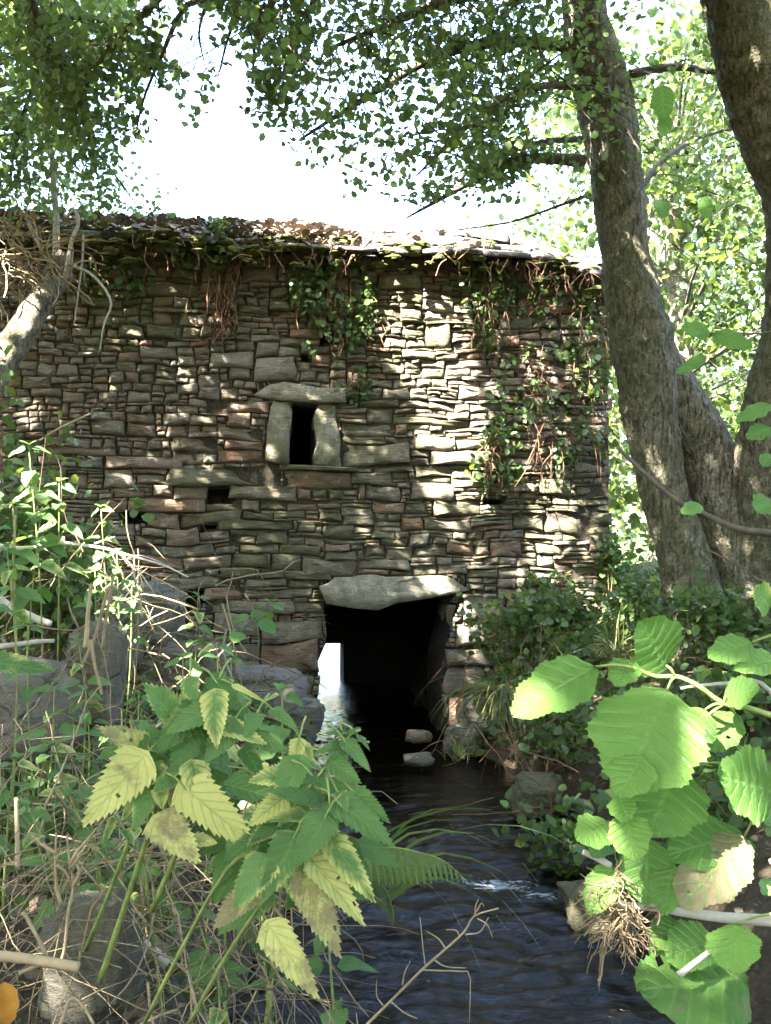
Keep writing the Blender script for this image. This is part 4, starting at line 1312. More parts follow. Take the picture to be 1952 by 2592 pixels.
# --- leaning mossy trunk with dead vines at the left
lp = U(-40, 880, 5.6)
lean = empty('leaning_tree', (lp.x, lp.y, ground_z(lp.x, lp.y)), 'mossy leaning trunk at the left edge, topped with a tangle of dead vines', 'tree')
LT = [(U(x, y, d), r) for (x, y, d, r) in ((-210, 1500, 5.2, .15), (-185, 1250, 5.25, .125), (-120, 1010, 5.4, .11), (-40, 850, 5.6, .092), (35, 735, 5.8, .082), (85, 655, 5.9, .078), (122, 595, 6.0, .072), (140, 545, 6.0, .05))]
trunk_mesh([(p.x, p.y, p.z, r) for p, r in LT], 60, 22, .07, seed=51).build('trunk', M['bark'], lean)
b = MB()
for k in range(110):
    x, y = rnd.uniform(-30, 150), rnd.uniform(505, 600)
    if (x - 150) > (560 - y) * .3 and y > 600: continue
    d = rnd.uniform(5.7, 6.2)
    p = U(x, y, d)
    q = [p]
    dr = Vector((rnd.gauss(0, 1), rnd.gauss(0, .4), rnd.gauss(0, .8))).normalized()
    for s in range(6):
        dr = (dr + Vector((rnd.gauss(0, .35), rnd.gauss(0, .3), rnd.gauss(-.12, .3)))).normalized()
        q.append(q[-1] + dr * .05)
    b.tube(q, rnd.uniform(.0022, .0055), 4, cap=False, tint=rnd.random())
tag(b.build('dead_vines', M['straw'], lean), kind='stuff')
for k, ln in enumerate(([(118, 620, 6), (122, 520, 6), (118, 420, 6.05), (108, 310, 6.1), (95, 240, 6.1)], [(140, 600, 5.9), (155, 520, 5.9), (170, 480, 5.9), (160, 455, 5.9), (140, 470, 5.9)],
                        [(150, 570, 5.9), (200, 595, 5.9), (240, 650, 5.9), (225, 700, 5.9), (215, 760, 5.95)], [(60, 480, 6), (90, 540, 6), (120, 590, 6)], [(180, 500, 6.0), (178, 560, 6.0), (168, 640, 6.0), (160, 700, 6)])):
    b = MB()
    sp = spline([tuple(U(*e)) for e in ln], 16)
    r = (.026, .014, .010, .012, .008)[k]
    b.tube([s for s in sp], [r * (1 - .5 * i / 15) for i in range(16)], 6, jit=.1, tint=.9 if k < 2 else .6)
    b.build('bare_branch', M['greytwig'], lean)
# ------------------------------------------------------------------ leaves large enough to model one by one
def leaf_mesh(name, L, W, kind, curl=.25, fold=.25, yel=0.0, brown=0.0, tint=.5, seed=0, nu=52, nv=8, holes=0, twist=0.0, wave=.02):
    rl = random.Random(seed)
    V = []; uvs = []; Fc = []
    teeth = 13 if kind == 'nettle' else 17
    half = []
    for i in range(nu + 1):
        t = i / nu
        if kind == 'nettle':
            w = (min(1, t / .10) ** .55) * (1 - t) ** .82 * (1 + .55 * t) * (1 - .20 * max(0, t - .75) * 4)
            w = w / .93
        else:
            w = math.sin(math.pi * min(1, t ** .80 * 1.0)) ** .62 if t < 1 else 0
            w *= 1.0 - .10 * math.exp(-((t - .0) / .12) ** 2)
            if t > .92: w *= 1
        half.append(max(0.0, w))
    mx = max(half); half = [h / mx for h in half]
    hx = [(rl.uniform(.15, .9), rl.uniform(.2, .85), rl.uniform(.02, .04)) for _ in range(holes)]
    ph = rl.uniform(0, 6)
    for i in range(nu + 1):
        t = i / nu
        for j in range(nv + 1):
            v = -1 + 2 * j / nv
            w = half[i] * W / 2
            edge = abs(v) == 1
            y = t * L
            if edge and 0 < i < nu:
                s = (t * teeth + .5 * (v > 0)) % 1.0
                amp = (.14 if kind == 'nettle' else .045) * W
                w += amp * (s - .45) * (0.4 + .6 * (1 - t)) if kind == 'nettle' else amp * (abs(s - .5) * 2 - .4)
                w += (.03 * W * math.sin(t * 21 + ph + v)) if kind != 'nettle' else 0
                y += amp * .5 * s
            if kind == 'nettle': y -= .085 * L * abs(v) ** 2 * max(0, 1 - t / .28)      # heart-shaped base
            elif t > .9: y -= .05 * L * (1 - abs(v)) * (t - .9) * 10 * .6               # blunt notched tip
            x = v * w
            z = fold * abs(x) - curl * L * t * t + twist * x * t
            lat = (t - .25 * abs(v) ** .8) * 7
            z += .020 * W * math.cos(2 * math.pi * lat) * min(1, abs(v) * 4) * (1 - t * .6)
            z += wave * W * math.sin(t * 9 + ph + 2.2 * v) * abs(v)
            V.append((x, y, z)); uvs.append((.5 + v / 2, t))
    n = nv + 1
    for i in range(nu):
        for j in range(nv):
            c = ((i + .5) / nu, (j + .5) / nv)
            if any((c[0] - a) ** 2 + ((c[1] - b) * W / L) ** 2 < r * r for b, a, r in hx): continue
            Fc.append((i * n + j, i * n + j + 1, (i + 1) * n + j + 1, (i + 1) * n + j))
    me = bpy.data.meshes.new(name)
    me.from_pydata(V, [], Fc)
    uvl = me.uv_layers.new(name='UVMap')
    li = np.empty(len(me.loops), dtype=np.int32); me.loops.foreach_get('vertex_index', li)
    uvl.data.foreach_set('uv', np.array(uvs, dtype=np.float32)[li].ravel())
    for nm, val in (('yel', yel), ('brown', brown), ('tint', tint)):
        at = me.attributes.new(nm, 'FLOAT', 'POINT')
        at.data.foreach_set('value', np.full(len(V), val, dtype=np.float32))
    me.polygons.foreach_set('use_smooth', np.ones(len(Fc), dtype=bool))
    me.update()
    return me
def leaf_frame(base, tip, facing):
    y = (tip - base).normalized()
    z = facing - y * facing.dot(y)
    z = z.normalized() if z.length > 1e-4 else y.orthogonal()
    x = y.cross(z)
    return Matrix(((x.x, y.x, z.x), (x.y, y.y, z.y), (x.z, y.z, z.z)))
def place_leaf(name, me, base, tip, facing, parent, mat, label=None):
    o = bpy.data.objects.new(name, me)
    COL.objects.link(o)
    if len(me.materials) == 0: me.materials.append(mat)
    m = leaf_frame(base, tip, facing).to_4x4()
    o.parent = parent
    m.translation = base - wloc(parent)
    o.matrix_local = m
    if label: o['label'] = label
    return o

# ---- the big nettle clump in the left foreground: every leaf read off the photograph
def tl(x0, y0, s):
    return lambda x, y: (x0 + x * s, y0 + y * s)
n1, n2, nL, n5 = tl(200, 1700, .3001), tl(550, 1800, .3001), tl(700, 2092, .3601), tl(0, 1700, .6002)
nT = tl(0, 1250, .3001)
# transform, base, tip, width, depth, yellow, brown, curl, holes
NL = [
 (n1, (545, 720), (35, 1290), 400, 1.30, .92, .25, .05, 1), (n1, (560, 650), (185, 470), 260, 1.32, .95, .5, .12, 3),
 (n1, (850, 445), (550, 105), 330, 1.36, .22, .05, .02, 0), (n1, (905, 450), (880, 175), 200, 1.355, .85, .25, .10, 0),
 (n1, (1000, 470), (785, 840), 300, 1.33, .06, 0, .12, 0), (n1, (1300, 420), (1075, 755), 250, 1.31, .05, .1, .18, 0),
 (n1, (1265, 800), (1000, 730), 190, 1.32, .04, 0, .2, 0), (n1, (885, 975), (1475, 1455), 370, 1.27, .72, .12, .06, 0),
 (n1, (655, 1240), (1010, 1590), 330, 1.27, .88, .42, .15, 0), (n1, (930, 1420), (1160, 1450), 180, 1.262, .9, .25, .0, 0),
 (n1, (600, 960), (470, 1330), 210, 1.30, .22, 0, .15, 0), (n1, (680, 1000), (700, 1145), 140, 1.295, .45, 0, .1, 0),
 (n1, (810, 930), (790, 1190), 140, 1.31, .8, .5, .1, 0), (n1, (800, 890), (640, 1005), 170, 1.29, .2, 0, .1, 0),
 (n1, (460, 1100), (365, 1245), 90, 1.31, .5, .2, .1, 0), (n1, (385, 1340), (465, 1460), 100, 1.30, .35, .1, .05, 0), (n1, (290, 1240), (195, 1490), 75, 1.31, .25, .1, .1, 0),
 (n1, (1180, 60), (1065, 345), 220, 1.38, .05, .05, .1, 0), (n1, (1160, 90), (1375, 330), 210, 1.37, .10, .1, .1, 0), (n1, (940, 60), (965, 320), 160, 1.39, .2, 0, .1, 0),
 (n1, (1310, 120), (1570, 240), 60, 1.36, .6, 0, .2, 0), (n1, (780, 840), (900, 870), 150, 1.33, .04, 0, .2, 0),
 (n2, (330, 30), (235, 240), 140, 1.33, .04, .05, .1, 0), (n2, (270, 215), (595, 335), 180, 1.31, .06, .05, .1, 0), (n2, (470, -10), (690, 165), 130, 1.34, .05, 0, .15, 0),
 (n2, (620, 545), (300, 560), 230, 1.30, .42, .05, .35, 0), (n2, (690, 245), (630, 540), 140, 1.31, .5, .3, .2, 0), (n2, (715, 265), (805, 400), 120, 1.315, .45, .2, .2, 0),
 (n2, (1045, 190), (912, 180), 65, 1.27, .02, 0, .1, 0), (n2, (1055, 285), (840, 335), 110, 1.27, .02, .05, .25, 0), (n2, (1045, 290), (935, 405), 110, 1.265, .04, 0, .15, 0),
 (n2, (1080, 255), (1290, 495), 150, 1.255, .03, .15, .12, 0), (n2, (1070, 295), (1095, 440), 60, 1.27, .05, 0, .1, 0), (n2, (1075, 205), (1200, 130), 70, 1.28, .02, 0, .1, 0), (n2, (1190, 210), (1285, 300), 50, 1.275, .1, .3, .3, 0), (n2, (1050, 170), (1100, 120), 60, 1.28, .02, 0, .1, 0),
 (n2, (950, 415), (1200, 600), 180, 1.27, .06, .05, .12, 0), (n2, (800, 540), (1010, 720), 200, 1.26, .1, .05, .08, 0), (n2, (880, 770), (420, 655), 180, 1.25, .08, .05, .1, 0),
 (n2, (870, 800), (570, 730), 210, 1.245, .14, .05, .1, 0), (n2, (740, 880), (430, 905), 170, 1.24, .3, .05, .2, 0), (n2, (1020, 690), (1095, 815), 130, 1.24, .25, .1, .3, 0),
 (n2, (1160, 690), (1450, 935), 180, 1.24, .05, .2, .1, 0), (n2, (1010, 760), (1490, 1125), 270, 1.225, .06, .1, .1, 0), (n2, (950, 790), (990, 1105), 140, 1.215, .05, 0, .1, 0),
 (n2, (905, 900), (665, 1295), 290, 1.20, .07, .05, .06, 0), (n2, (650, 1060), (370, 1600), 310, 1.20, .18, .05, .06, 0), (n2, (420, 1240), (140, 1660), 300, 1.20, .22, .1, .06, 0),
 (n2, (960, 1090), (1328, 1605), 250, 1.205, .36, .05, .06, 0), (nL, (250, 240), (618, 688), 230, 1.21, .55, .05, .06, 2), (nL, (190, 350), (445, 915), 270, 1.20, 1.0, .55, .05, 3),
 (nL, (-50, 700), (290, 1205), 240, 1.19, .88, .45, .06, 0), (n5, (1085, 920), (900, 1075), 150, 1.215, .92, .7, .12, 0),
 (n2, (310, 1080), (60, 1250), 180, 1.23, .15, .05, .15, 0), (n2, (560, 950), (310, 1060), 200, 1.25, .1, 0, .1, 0), (n2, (560, 730), (270, 960), 210, 1.26, .5, .1, .15, 0),
 (n2, (820, 1240), (690, 1420), 160, 1.25, .03, 0, .1, 0), (n2, (500, 960), (260, 1120), 170, 1.26, .25, 0, .1, 0), (n2, (240, 1090), (330, 1330), 150, 1.24, .4, .1, .1, 0),
 (nT, (-90, 1420), (445, 1490), 270, 1.22, .18, .1, .05, 0),
 (n1, (560, 900), (680, 760), 150, 1.33, .1, 0, .1, 0), (n1, (880, 300), (1010, 200), 140, 1.40, .2, 0, .1, 0), (n1, (1310, 1030), (1480, 1080), 150, 1.29, .2, 0, .1, 0), (n1, (1420, 1300), (1240, 1570), 200, 1.25, .1, 0, .1, 0),
]
clr = random.Random(4)
base_p = U(600, 2330, 1.55)
clump = empty('nettle_clump', (base_p.x, base_p.y, ground_z(base_p.x, base_p.y)), 'big nettle clump in the left foreground with green and yellowing leaves', 'nettle plant')
for i, (tf, b0, t0, w, d, ye, br, cu, ho) in enumerate(NL):
    sc = .3001 if tf in (n1, n2, nT) else (.3601 if tf is nL else .6002)
    jd = clr.uniform(-.012, .012)
    bp = atd(*tf(*b0), d + jd + .012); tp = atd(*tf(*t0), d + jd - .02)
    L = (tp - bp).length; W = px2m(w * sc, d) * 1.08
    face = (CAM - bp).normalized() * .75 + Vector((0, 0, .55)) + Vector((clr.gauss(0, .22), 0, clr.gauss(0, .15)))
    lab = None
    if ho >= 1: lab = 'yellow leaf with eaten holes'
    elif ye > .8 and br > .35: lab = 'yellow leaf blotched with brown'
    elif ye > .8: lab = 'yellow leaf'  # the yellow is the leaf's own colour
    me = leaf_mesh('leaf', L * 1.02, W, 'nettle', cu * .5, clr.uniform(.05, .3), min(1, ye), br, clr.random(), 100 + i, holes=ho, twist=clr.uniform(-.3, .3))
    o = place_leaf('leaf', me, bp, tp, face, clump, M['nettle'], lab)
    # lift so that a curled leaf's tip lands where the photograph shows it
# leaves filling the inside of the clump, shaded by the outer ones
for i in range(64):
    while True:
        x, y = clr.uniform(290, 810), clr.uniform(1480, 1990)
        if ((x - 430) / 150) ** 2 + ((y - 1610) / 120) ** 2 < 1 or ((x - 640) / 165) ** 2 + ((y - 1800) / 170) ** 2 < 1: break
    d = clr.uniform(1.30, 1.42)
    bp = U(x, y, d)
    L = clr.uniform(.045, .08)
    a = clr.uniform(.1, 3.04)
    tp = bp + Vector((math.cos(a) * L, -.02 - clr.random() * .02, -math.sin(a) * L * .8))
    me = leaf_mesh('leaf', L * 1.05, L * clr.uniform(.55, .7), 'nettle', clr.uniform(.03, .12), clr.uniform(.05, .3), clr.choice((0, 0, .04, .15, .4)), clr.choice((0, 0, .1)), clr.random(), 800 + i, nu=26, nv=6, twist=clr.uniform(-.3, .3))
    place_leaf('leaf', me, bp, tp, (CAM - bp).normalized() * .7 + Vector((clr.gauss(0, .25), 0, .6)), clump, M['nettle'])
# stems of the clump
b = MB()
def stem(bb, pts, r0, r1, sides=7, n=16, **at):
    sp = spline([tuple(p) for p in pts], n)
    bb.tube(sp, [r0 + (r1 - r0) * i / (n - 1) for i in range(n)], sides, jit=.06, **at)
for pts, r0, r1 in (
  ([(360, 1175, 1.48), (450, 960, 1.42), (535, 735, 1.36), (600, 560, 1.34), (720, 380, 1.36), (800, 250, 1.38)], .0034, .002),
  ([(600, 1500, 1.42), (760, 1180, 1.36), (960, 830, 1.28), (1130, 700, 1.26), (1250, 560, 1.27), (1350, 430, 1.28), (1440, 330, 1.28)], .0031, .0016),
  ([(790, 1500, 1.40), (920, 1260, 1.34), (1040, 1070, 1.27), (1180, 880, 1.24), (1290, 720, 1.24), (1400, 560, 1.25)], .0031, .0017),
  ([(640, 1010, 1.4), (760, 720, 1.36), (800, 560, 1.36), (860, 380, 1.37), (905, 190, 1.4)], .004, .002),
  ([(420, 1310, 1.42), (530, 980, 1.38), (640, 640, 1.33), (660, 560, 1.32)], .0042, .003)):
    q = MB(); stem(q, [atd(*n5(x, y), d) for x, y, d in pts], r0, r1); q.build('stem', M['greenstem'], clump)
for (tf, b0, t0, w, d, ye, br, cu, ho) in NL[:-5]:
    bp = atd(*tf(*b0), d + .012); tp = atd(*tf(*t0), d)
    e = bp + (bp - tp).normalized() * .035 + Vector((0, .02, -.008))
    pet = MB(); pet.tube([bp + (tp - bp) * .03, bp.lerp(e, .5) + Vector((0, 0, .004)), e], [.0011, .0014, .0018], 5, cap=False)
    pet.build('leaf_stalk', M['greenstem'], clump)

# ---- twig of large alder leaves reaching in from the right
nA = tl(1200, 1500, .49377)
AL = [  # base, tip, width, depth, yellow, brown, curl, holes, tint
 ((625, 380), (205, 615), 260, .98, 0, 0, .05, 0, .6), ((805, 345), (725, 470), 135, .99, 0, 0, .1, 0, .5), ((985, 385), (865, 150), 280, 1.01, 0, .05, .08, 1, .3),
 ((995, 500), (780, 1000), 500, .95, 0, 0, .03, 0, .75), ((1185, 600), (1040, 830), 190, .97, 0, 0, .1, 0, .3), ((870, 830), (750, 1040), 200, .93, 0, 0, .08, 0, .9),
 ((1040, 890), (900, 1235), 370, .98, 0, .12, .06, 1, .25), ((770, 1130), (830, 1365), 175, .94, .12, 0, .08, 0, 1.0), ((735, 1040), (790, 1165), 120, .945, .1, 0, .1, 0, 1.0),
 ((690, 1185), (540, 1265), 170, 1.0, 0, .1, .1, 0, .5), ((890, 1260), (875, 1590), 240, 1.0, 0, .05, .1, 0, .05), ((690, 1290), (610, 1345), 100, 1.01, 0, 0, .1, 0, .3),
 ((715, 1400), (595, 1640), 150, 1.0, 0, .05, .12, 0, .8), ((1385, 1250), (1065, 1600), 290, .97, .15, .75, .05, 2, .5), ((1375, 1235), (1005, 1340), 210, .985, 0, .15, .08, 0, .05),
 ((1020, 1400), (975, 1640), 160, .98, .05, .2, .12, 1, .3), ((1545, 1020), (1270, 940), 320, .97, 0, .05, .06, 0, .15), ((1340, 615), (1225, 800), 150, 1.0, 0, .15, .15, 2, .3),
 ((1285, 530), (1455, 490), 150, .98, 0, 0, .1, 0, .3), ((1425, 255), (1215, 325), 140, 1.0, 0, 0, .1, 0, .7), ((1560, 345), (1345, 385), 135, 1.0, .25, 0, .1, 0, 1.0),
 ((1325, 1700), (1340, 1945), 220, .93, .05, 0, .08, 0, 1.0), ((1400, 1985), (860, 2030), 470, .97, 0, .22, .04, 1, .2), ((1235, 1780), (1000, 1870), 230, .985, 0, .15, .1, 0, .4),
 ((1055, 1690), (915, 1810), 150, 1.0, 0, .05, .15, 0, .3), ((1180, 1730), (1030, 1960), 200, 1.0, 0, .2, .1, 1, .4), ((950, 1460), (1060, 1590), 140, .99, .05, .1, .1, 0, .3),
 ((1520, 70), (1450, -10), 150, 1.0, .2, 0, .1, 0, .9), ((1580, 1140), (1500, 1180), 100, 1.0, 0, .05, .1, 0, .4), ((1370, 1270), (1415, 1360), 80, 1.02, 0, 0, .1, 0, .1), ((1540, 1480), (1490, 1540), 90, 1.0, 0, 0, .1, 0, .8),
]
tw = empty('alder_twig', atd(*nA(1900, 700), .98), 'alder twig of large glossy green leaves reaching in from the right edge', 'twig')
for i, (b0, t0, w, d, ye, br, cu, ho, ti) in enumerate(AL):
    bp = atd(*nA(*b0), d + .008); tp = atd(*nA(*t0), d - .015)
    L = (tp - bp).length; W = px2m(w * .49377, d) * 1.22
    face = (CAM - bp).normalized() * .8 + Vector((clr.gauss(-.05, .15), 0, .45 + clr.gauss(0, .12)))
    me = leaf_mesh('leaf', L * 1.03, W, 'alder', cu * .6, clr.uniform(.03, .22), ye, br, ti, 300 + i, holes=ho, twist=clr.uniform(-.2, .2), wave=.035)
    place_leaf('leaf', me, bp, tp, face, tw, M['alder'], 'browning leaf, dry along one edge' if br > .6 else None)
def astem(name, pts, r0, r1, mat, parent, n=16):
    q = MB(); stem(q, [atd(*nA(x, y), d) for x, y, d in pts], r0, r1, 8, n, tint=.8); return q.build(name, mat, parent)
astem('stem', [(2900, 300, 1.2), (2200, 640, 1.05), (1620, 655, .98), (1523, 628, .98), (1400, 590, .985), (1280, 570, .985), (1150, 480, .985), (1040, 430, .985), (930, 430, .99), (815, 385, .99)], .0034, .0019, M['greenstem'], tw, 26)
for a, b_ in (((1280, 572), (1145, 690)), ((1275, 572), (1185, 600)), ((1030, 432), (990, 500)), ((1030, 430), (985, 375)), ((815, 385), (620, 380)), ((1285, 570), (1290, 530)), ((1320, 600), (1335, 620)), ((1525, 1015), (1385, 1250)), ((1600, 1640), (1330, 1700)), ((1300, 880), (1130, 890)), ((1620, 210), (1425, 255)), ((1060, 1245), (880, 1235)), ((1150, 690), (1030, 890))):
    astem('leaf_stalk', [(a[0], a[1], .985), ((a[0] + b_[0]) / 2, (a[1] + b_[1]) / 2 - 12, .982), (b_[0], b_[1], .985)], .0016, .0011, M['greenstem'], tw, 8)
astem('twig', [(1650, 700, 1.02), (1480, 470, 1.02), (1310, 465, 1.02), (1130, 480, 1.02), (1060, 492, 1.02)], .0026, .0014, M['greytwig'], tw)
gb = empty('bare_branch', atd(*nA(1700, 1700), 1.0), 'grey bare branch crossing the lower right, hung with washed up root debris', 'branch')
astem('stem', [(2900, 1900, 1.25), (2200, 1740, 1.08), (1700, 1695, 1.0), (1523, 1682, 1.0), (1300, 1668, 1.0), (1080, 1640, 1.0), (900, 1612, 1.0), (680, 1602, 1.0)], .0085, .003, M['greytwig'], gb, 24)
astem('twig', [(1240, 1815, .96), (1150, 1885, .95), (1050, 1960, .94)], .0025, .0032, M['greytwig'], gb)
astem('twig', [(700, 1400, 1.01), (620, 1355, 1.01), (560, 1330, 1.01)], .0035, .003, M['greytwig'], gb)
# tangle of fine dead roots caught on the branch
b = MB()
rt = random.Random(8)
for k in range(210):
    x, y = rt.gauss(775, 62), rt.triangular(1380, 1800, 1660)
    if y < 1570: x = rt.gauss(735, 20)
    p = atd(*nA(x, y), 1.0 + rt.gauss(0, .012))
    q = [p]
    dr = Vector((rt.gauss(-.5, .9), rt.gauss(0, .5), rt.gauss(-.5, .6))).normalized()
    for s in range(5):
        dr = (dr + Vector((rt.gauss(0, .35), rt.gauss(0, .25), rt.gauss(-.06, .3)))).normalized()
        q.append(q[-1] + dr * rt.uniform(.004, .010))
    b.tube(q, rt.choice((.0003, .0004, .0006, .0009)), 3, cap=False, tint=rt.random() * .6)
for k in range(16):
    q = [atd(*nA(x + rt.gauss(0, 5), y), 1.0 + rt.gauss(0, .004)) for x, y in ((760 + rt.gauss(0, 30), 1690), (690 + rt.gauss(0, 12), 1760), (660, 1860), (650, 1960), (640, 2050 - rt.uniform(0, 140)))]
    b.tube(q, [.0008, .0007, .0006, .0005, .0003], 4, cap=False, tint=rt.random())
tag(b.build('root_tangle', M['straw'], gb), kind='stuff')

# dark leaves of the same kind seen against the stems higher up
ut = empty('alder_twig', U(1700, 620, 2.2), 'shaded alder twig with a few leaves in front of the right hand stems', 'twig')
nR = tl(1450, 700, .36167)
for i, (tf, b0, t0, w, d, ti) in enumerate([
  (nR, (960, 400), (770, 350), 120, 2.3, .5), (nR, (980, 400), (1255, 490), 130, 2.3, .3), (nR, (935, 560), (735, 670), 90, 2.3, .2), (nR, (1390, 900), (1150, 1000), 110, 2.3, .3),
  (nR, (1388, 1050), (1230, 1130), 150, 2.3, .2), (nR, (900, 1600), (770, 1650), 120, 1.9, .8), (nR, (1390, 1560), (1290, 1640), 190, 1.8, .3), (nR, (1400, 1250), (1330, 1320), 120, 2.2, .1),
  (tl(900, 0, .6315), (1230, 340), (1235, 480), 90, 2.4, .2), (tl(900, 0, .6315), (1240, 470), (1240, 540), 60, 2.4, .6), (tl(900, 0, .6315), (1225, 800), (1230, 870), 70, 2.4, .1), (tl(900, 0, .6315), (1390, 790), (1420, 870), 60, 2.4, .3)]):
    sc = .36167 if tf is nR else .6315
    bp = atd(*tf(*b0), d); tp = atd(*tf(*t0), d - .03)
    me = leaf_mesh('leaf', (tp - bp).length * 1.03, px2m(w * sc, d), 'alder', .05, .15, 0, .05, ti, 400 + i, nu=20, nv=6)
    place_leaf('leaf', me, bp, tp, (CAM - bp).normalized() + Vector((clr.gauss(0, .3), 0, .3)), ut, M['alder'])
for pts in ([(310, 1190), (420, 1300), (560, 1430), (760, 1590), (960, 1680), (1140, 1760), (1420, 1800), (2200, 1870), (3300, 1700)], [(860, 1880), (1000, 1940), (1200, 2040), (1400, 2130), (2200, 1900)]):
    q = MB(); stem(q, [atd(*nR(x, y), 1.9) for x, y in pts], .0035 if len(pts) > 5 else .0015, .008 if len(pts) > 5 else .002, 7, 20); q.build('stem', M['twig'], ut)
for pts in ([(2600, 700), (2000, 450), (1500, 380), (1300, 400), (960, 400)], [(2600, 800), (2000, 1000), (1500, 1060), (1390, 1050), (1300, 1000)], [(2400, 1700), (1500, 1560), (1390, 1560)]):
    q = MB(); stem(q, [atd(*nR(x, y), 2.3) for x, y in pts], .003, .0015, 5, 8); q.build('side_twig', M['twig'], ut)
# ------------------------------------------------------------------ plants of the banks
NV = [leaf_mesh('leaf', 1.0, .62, 'nettle', .25, .22, y_, b_, t_, 700 + k, 14, 4, wave=.03) for k, (y_, b_, t_) in enumerate([(0, 0, .2), (0, 0, .5), (.05, 0, .9), (.1, .05, .4), (.35, .1, .6), (.02, 0, .7)])]
for m_ in NV: m_.materials.append(M['nettle'])
AV = [leaf_mesh('leaf', 1.0, .85, 'alder', .15, .15, 0, .05 * k, .25 * k, 720 + k, 14, 4) for k in range(4)]
for m_ in AV: m_.materials.append(M['alder'])
def scaled_leaf(me, base, tip, facing, parent):
    L = (tip - base).length
    o = bpy.data.objects.new('leaf', me); COL.objects.link(o); o.parent = parent
    m = leaf_frame(base, tip, facing).to_4x4() @ Matrix.Diagonal((L, L, L, 1))
    m.translation = base - wloc(parent)
    o.matrix_local = m
def herb(kind, cat, top, label, group, pairs, ll, seed, lean=None, root=None, variants=None, r=.004, stemmat='greenstem', face=.5):
    """an upright stem with opposite leaves; root on the ground below unless given"""
    rn = random.Random(seed)
    top = Vector(top)
    if root is None:
        gx_, gy_ = top.x + (lean or rn.uniform(-.08, .08)), top.y + rn.uniform(-.02, .12)
        root = Vector((gx_, gy_, ground_z(gx_, gy_)))
        if (top - root).length > 1.1: root = top + (root - top).normalized() * 1.1
    t = empty(kind, root, label, cat, group)
    mid = root.lerp(top, .55) + Vector((rn.uniform(-.03, .03), 0, .02))
    sp = [Vector(p) for p in spline([tuple(root), tuple(mid), tuple(top)], 14)]
    b = MB(); b.tube(sp, [r * (1 - .6 * i / 13) for i in range(14)], 6, jit=.05); b.build('stem', M[stemmat], t)
    H = (top - root).length
    usable = min(H * .92, .10 + pairs * ll * .75)
    for k in range(pairs):
        f = 1 - (k + .15) / pairs * usable / H
        x = f * 13; i = min(int(x), 12)
        p = sp[i].lerp(sp[i + 1], x - i)
        a0 = k * 1.571 + rn.uniform(-.4, .4)
        sz = ll * (.5 + .55 * min(1, (k + .6) / 3)) * rn.uniform(.85, 1.15)
        for s in (0, 3.1416):
            a = a0 + s
            d = Vector((math.cos(a), math.sin(a) * .9, rn.uniform(-.45, .25))).normalized()
            q = p + d * sz * .25
            scaled_leaf(rn.choice(variants or NV), q, q + d * sz + Vector((0, 0, -.12 * sz)), Vector((0, -face, 1)) + Vector((rn.gauss(0, .2), rn.gauss(0, .2), 0)), t)
    if pairs > 2:
        for s in range(3):
            a = rn.uniform(0, 6.28); d = Vector((math.cos(a), math.sin(a), .7)).normalized()
            scaled_leaf(rn.choice(NV[:3]), top, top + d * ll * .4, Vector((0, -.4, 1)), t)
    return t
HB = [  # top in the enlarged view, depth, pairs, leaf length, what singles it out
 (62, 962, 3.3, 5, .085, 'tallest leafy stem on the left edge with broad leaves before the wall'),
 (128, 1040, 3.3, 5, .075, 'sunlit leafy stem with white glaring leaves at the left'),
 (218, 1095, 3.7, 6, .06, 'nettle with a fine dark top standing before the wall at the left'),
 (88, 1105, 3.2, 4, .085, 'leafy stem with large bright leaves under the tallest stem'),
 (28, 1090, 3.1, 5, .075, 'nettle at the left edge below the tallest stem'),
 (252, 1190, 3.6, 6, .06, 'nettle behind the grey bare twig at the left'),
 (285, 1260, 3.7, 5, .055, 'small nettle below the fork of the grey twig'),
 (428, 1285, 4.3, 6, .075, 'slim nettle in front of the dark hole at the wall foot'),
 (500, 1420, 3.4, 4, .06, 'low nettle right of the slim one before the big blocks'),
 (395, 1420, 2.6, 5, .07, 'nettle just above the left foreground clump'),
 (468, 1385, 2.4, 5, .07, 'nettle rising behind the left foreground clump'),
 (170, 1385, 2.9, 5, .065, 'nettle with small round leaves beside the yellow stick'),
 (60, 1350, 2.8, 4, .06, 'nettle above the large grey boulder'),
 (118, 1480, 2.5, 5, .065, 'nettle in front of the large grey boulder'),
 (185, 1490, 2.6, 5, .065, 'nettle in front of the brown slab'),
 (30, 1640, 2.1, 4, .065, 'nettle under the large grey boulder at the left edge'),
 (110, 1610, 2.2, 5, .065, 'dark nettle left of the yellowing leaves'),
 (150, 1720, 2.0, 5, .065, 'dark nettle low behind the yellowing leaves'),
 (60, 1740, 1.9, 4, .06, 'dark low nettle above the dead litter'),
 (205, 1800, 1.9, 4, .055, 'drooping nettle under the big yellow leaf'),
 (330, 1660, 1.8, 5, .06, 'nettle in the shade inside the yellowing clump'),
 (545, 1560, 1.8, 5, .065, 'nettle hidden at the back of the foreground clump'),
 (610, 1490, 1.9, 5, .065, 'drooping nettle at the back right of the foreground clump'),
 (470, 2085, 1.62, 4, .06, 'dark nettle low in the dead grass'),
 (590, 2110, 1.65, 4, .06, 'dark nettle at the bottom beside the water'),
 (420, 1960, 1.7, 3, .05, 'small nettle under the foreground clump'),
 (700, 1900, 1.6, 4, .07, 'shaded nettle behind the hanging yellow leaves'),
 (15, 1180, 2.9, 4, .06, 'nettle at the left edge under the grey twig'),
 (205, 1230, 3.3, 5, .06, 'nettle tangled in the middle of the grey twig'),
 (300, 1500, 2.5, 4, .06, 'shaded nettle right of the brown slab'),
 (250, 1580, 2.2, 4, .06, 'shaded nettle behind the holed yellow leaf'),
]
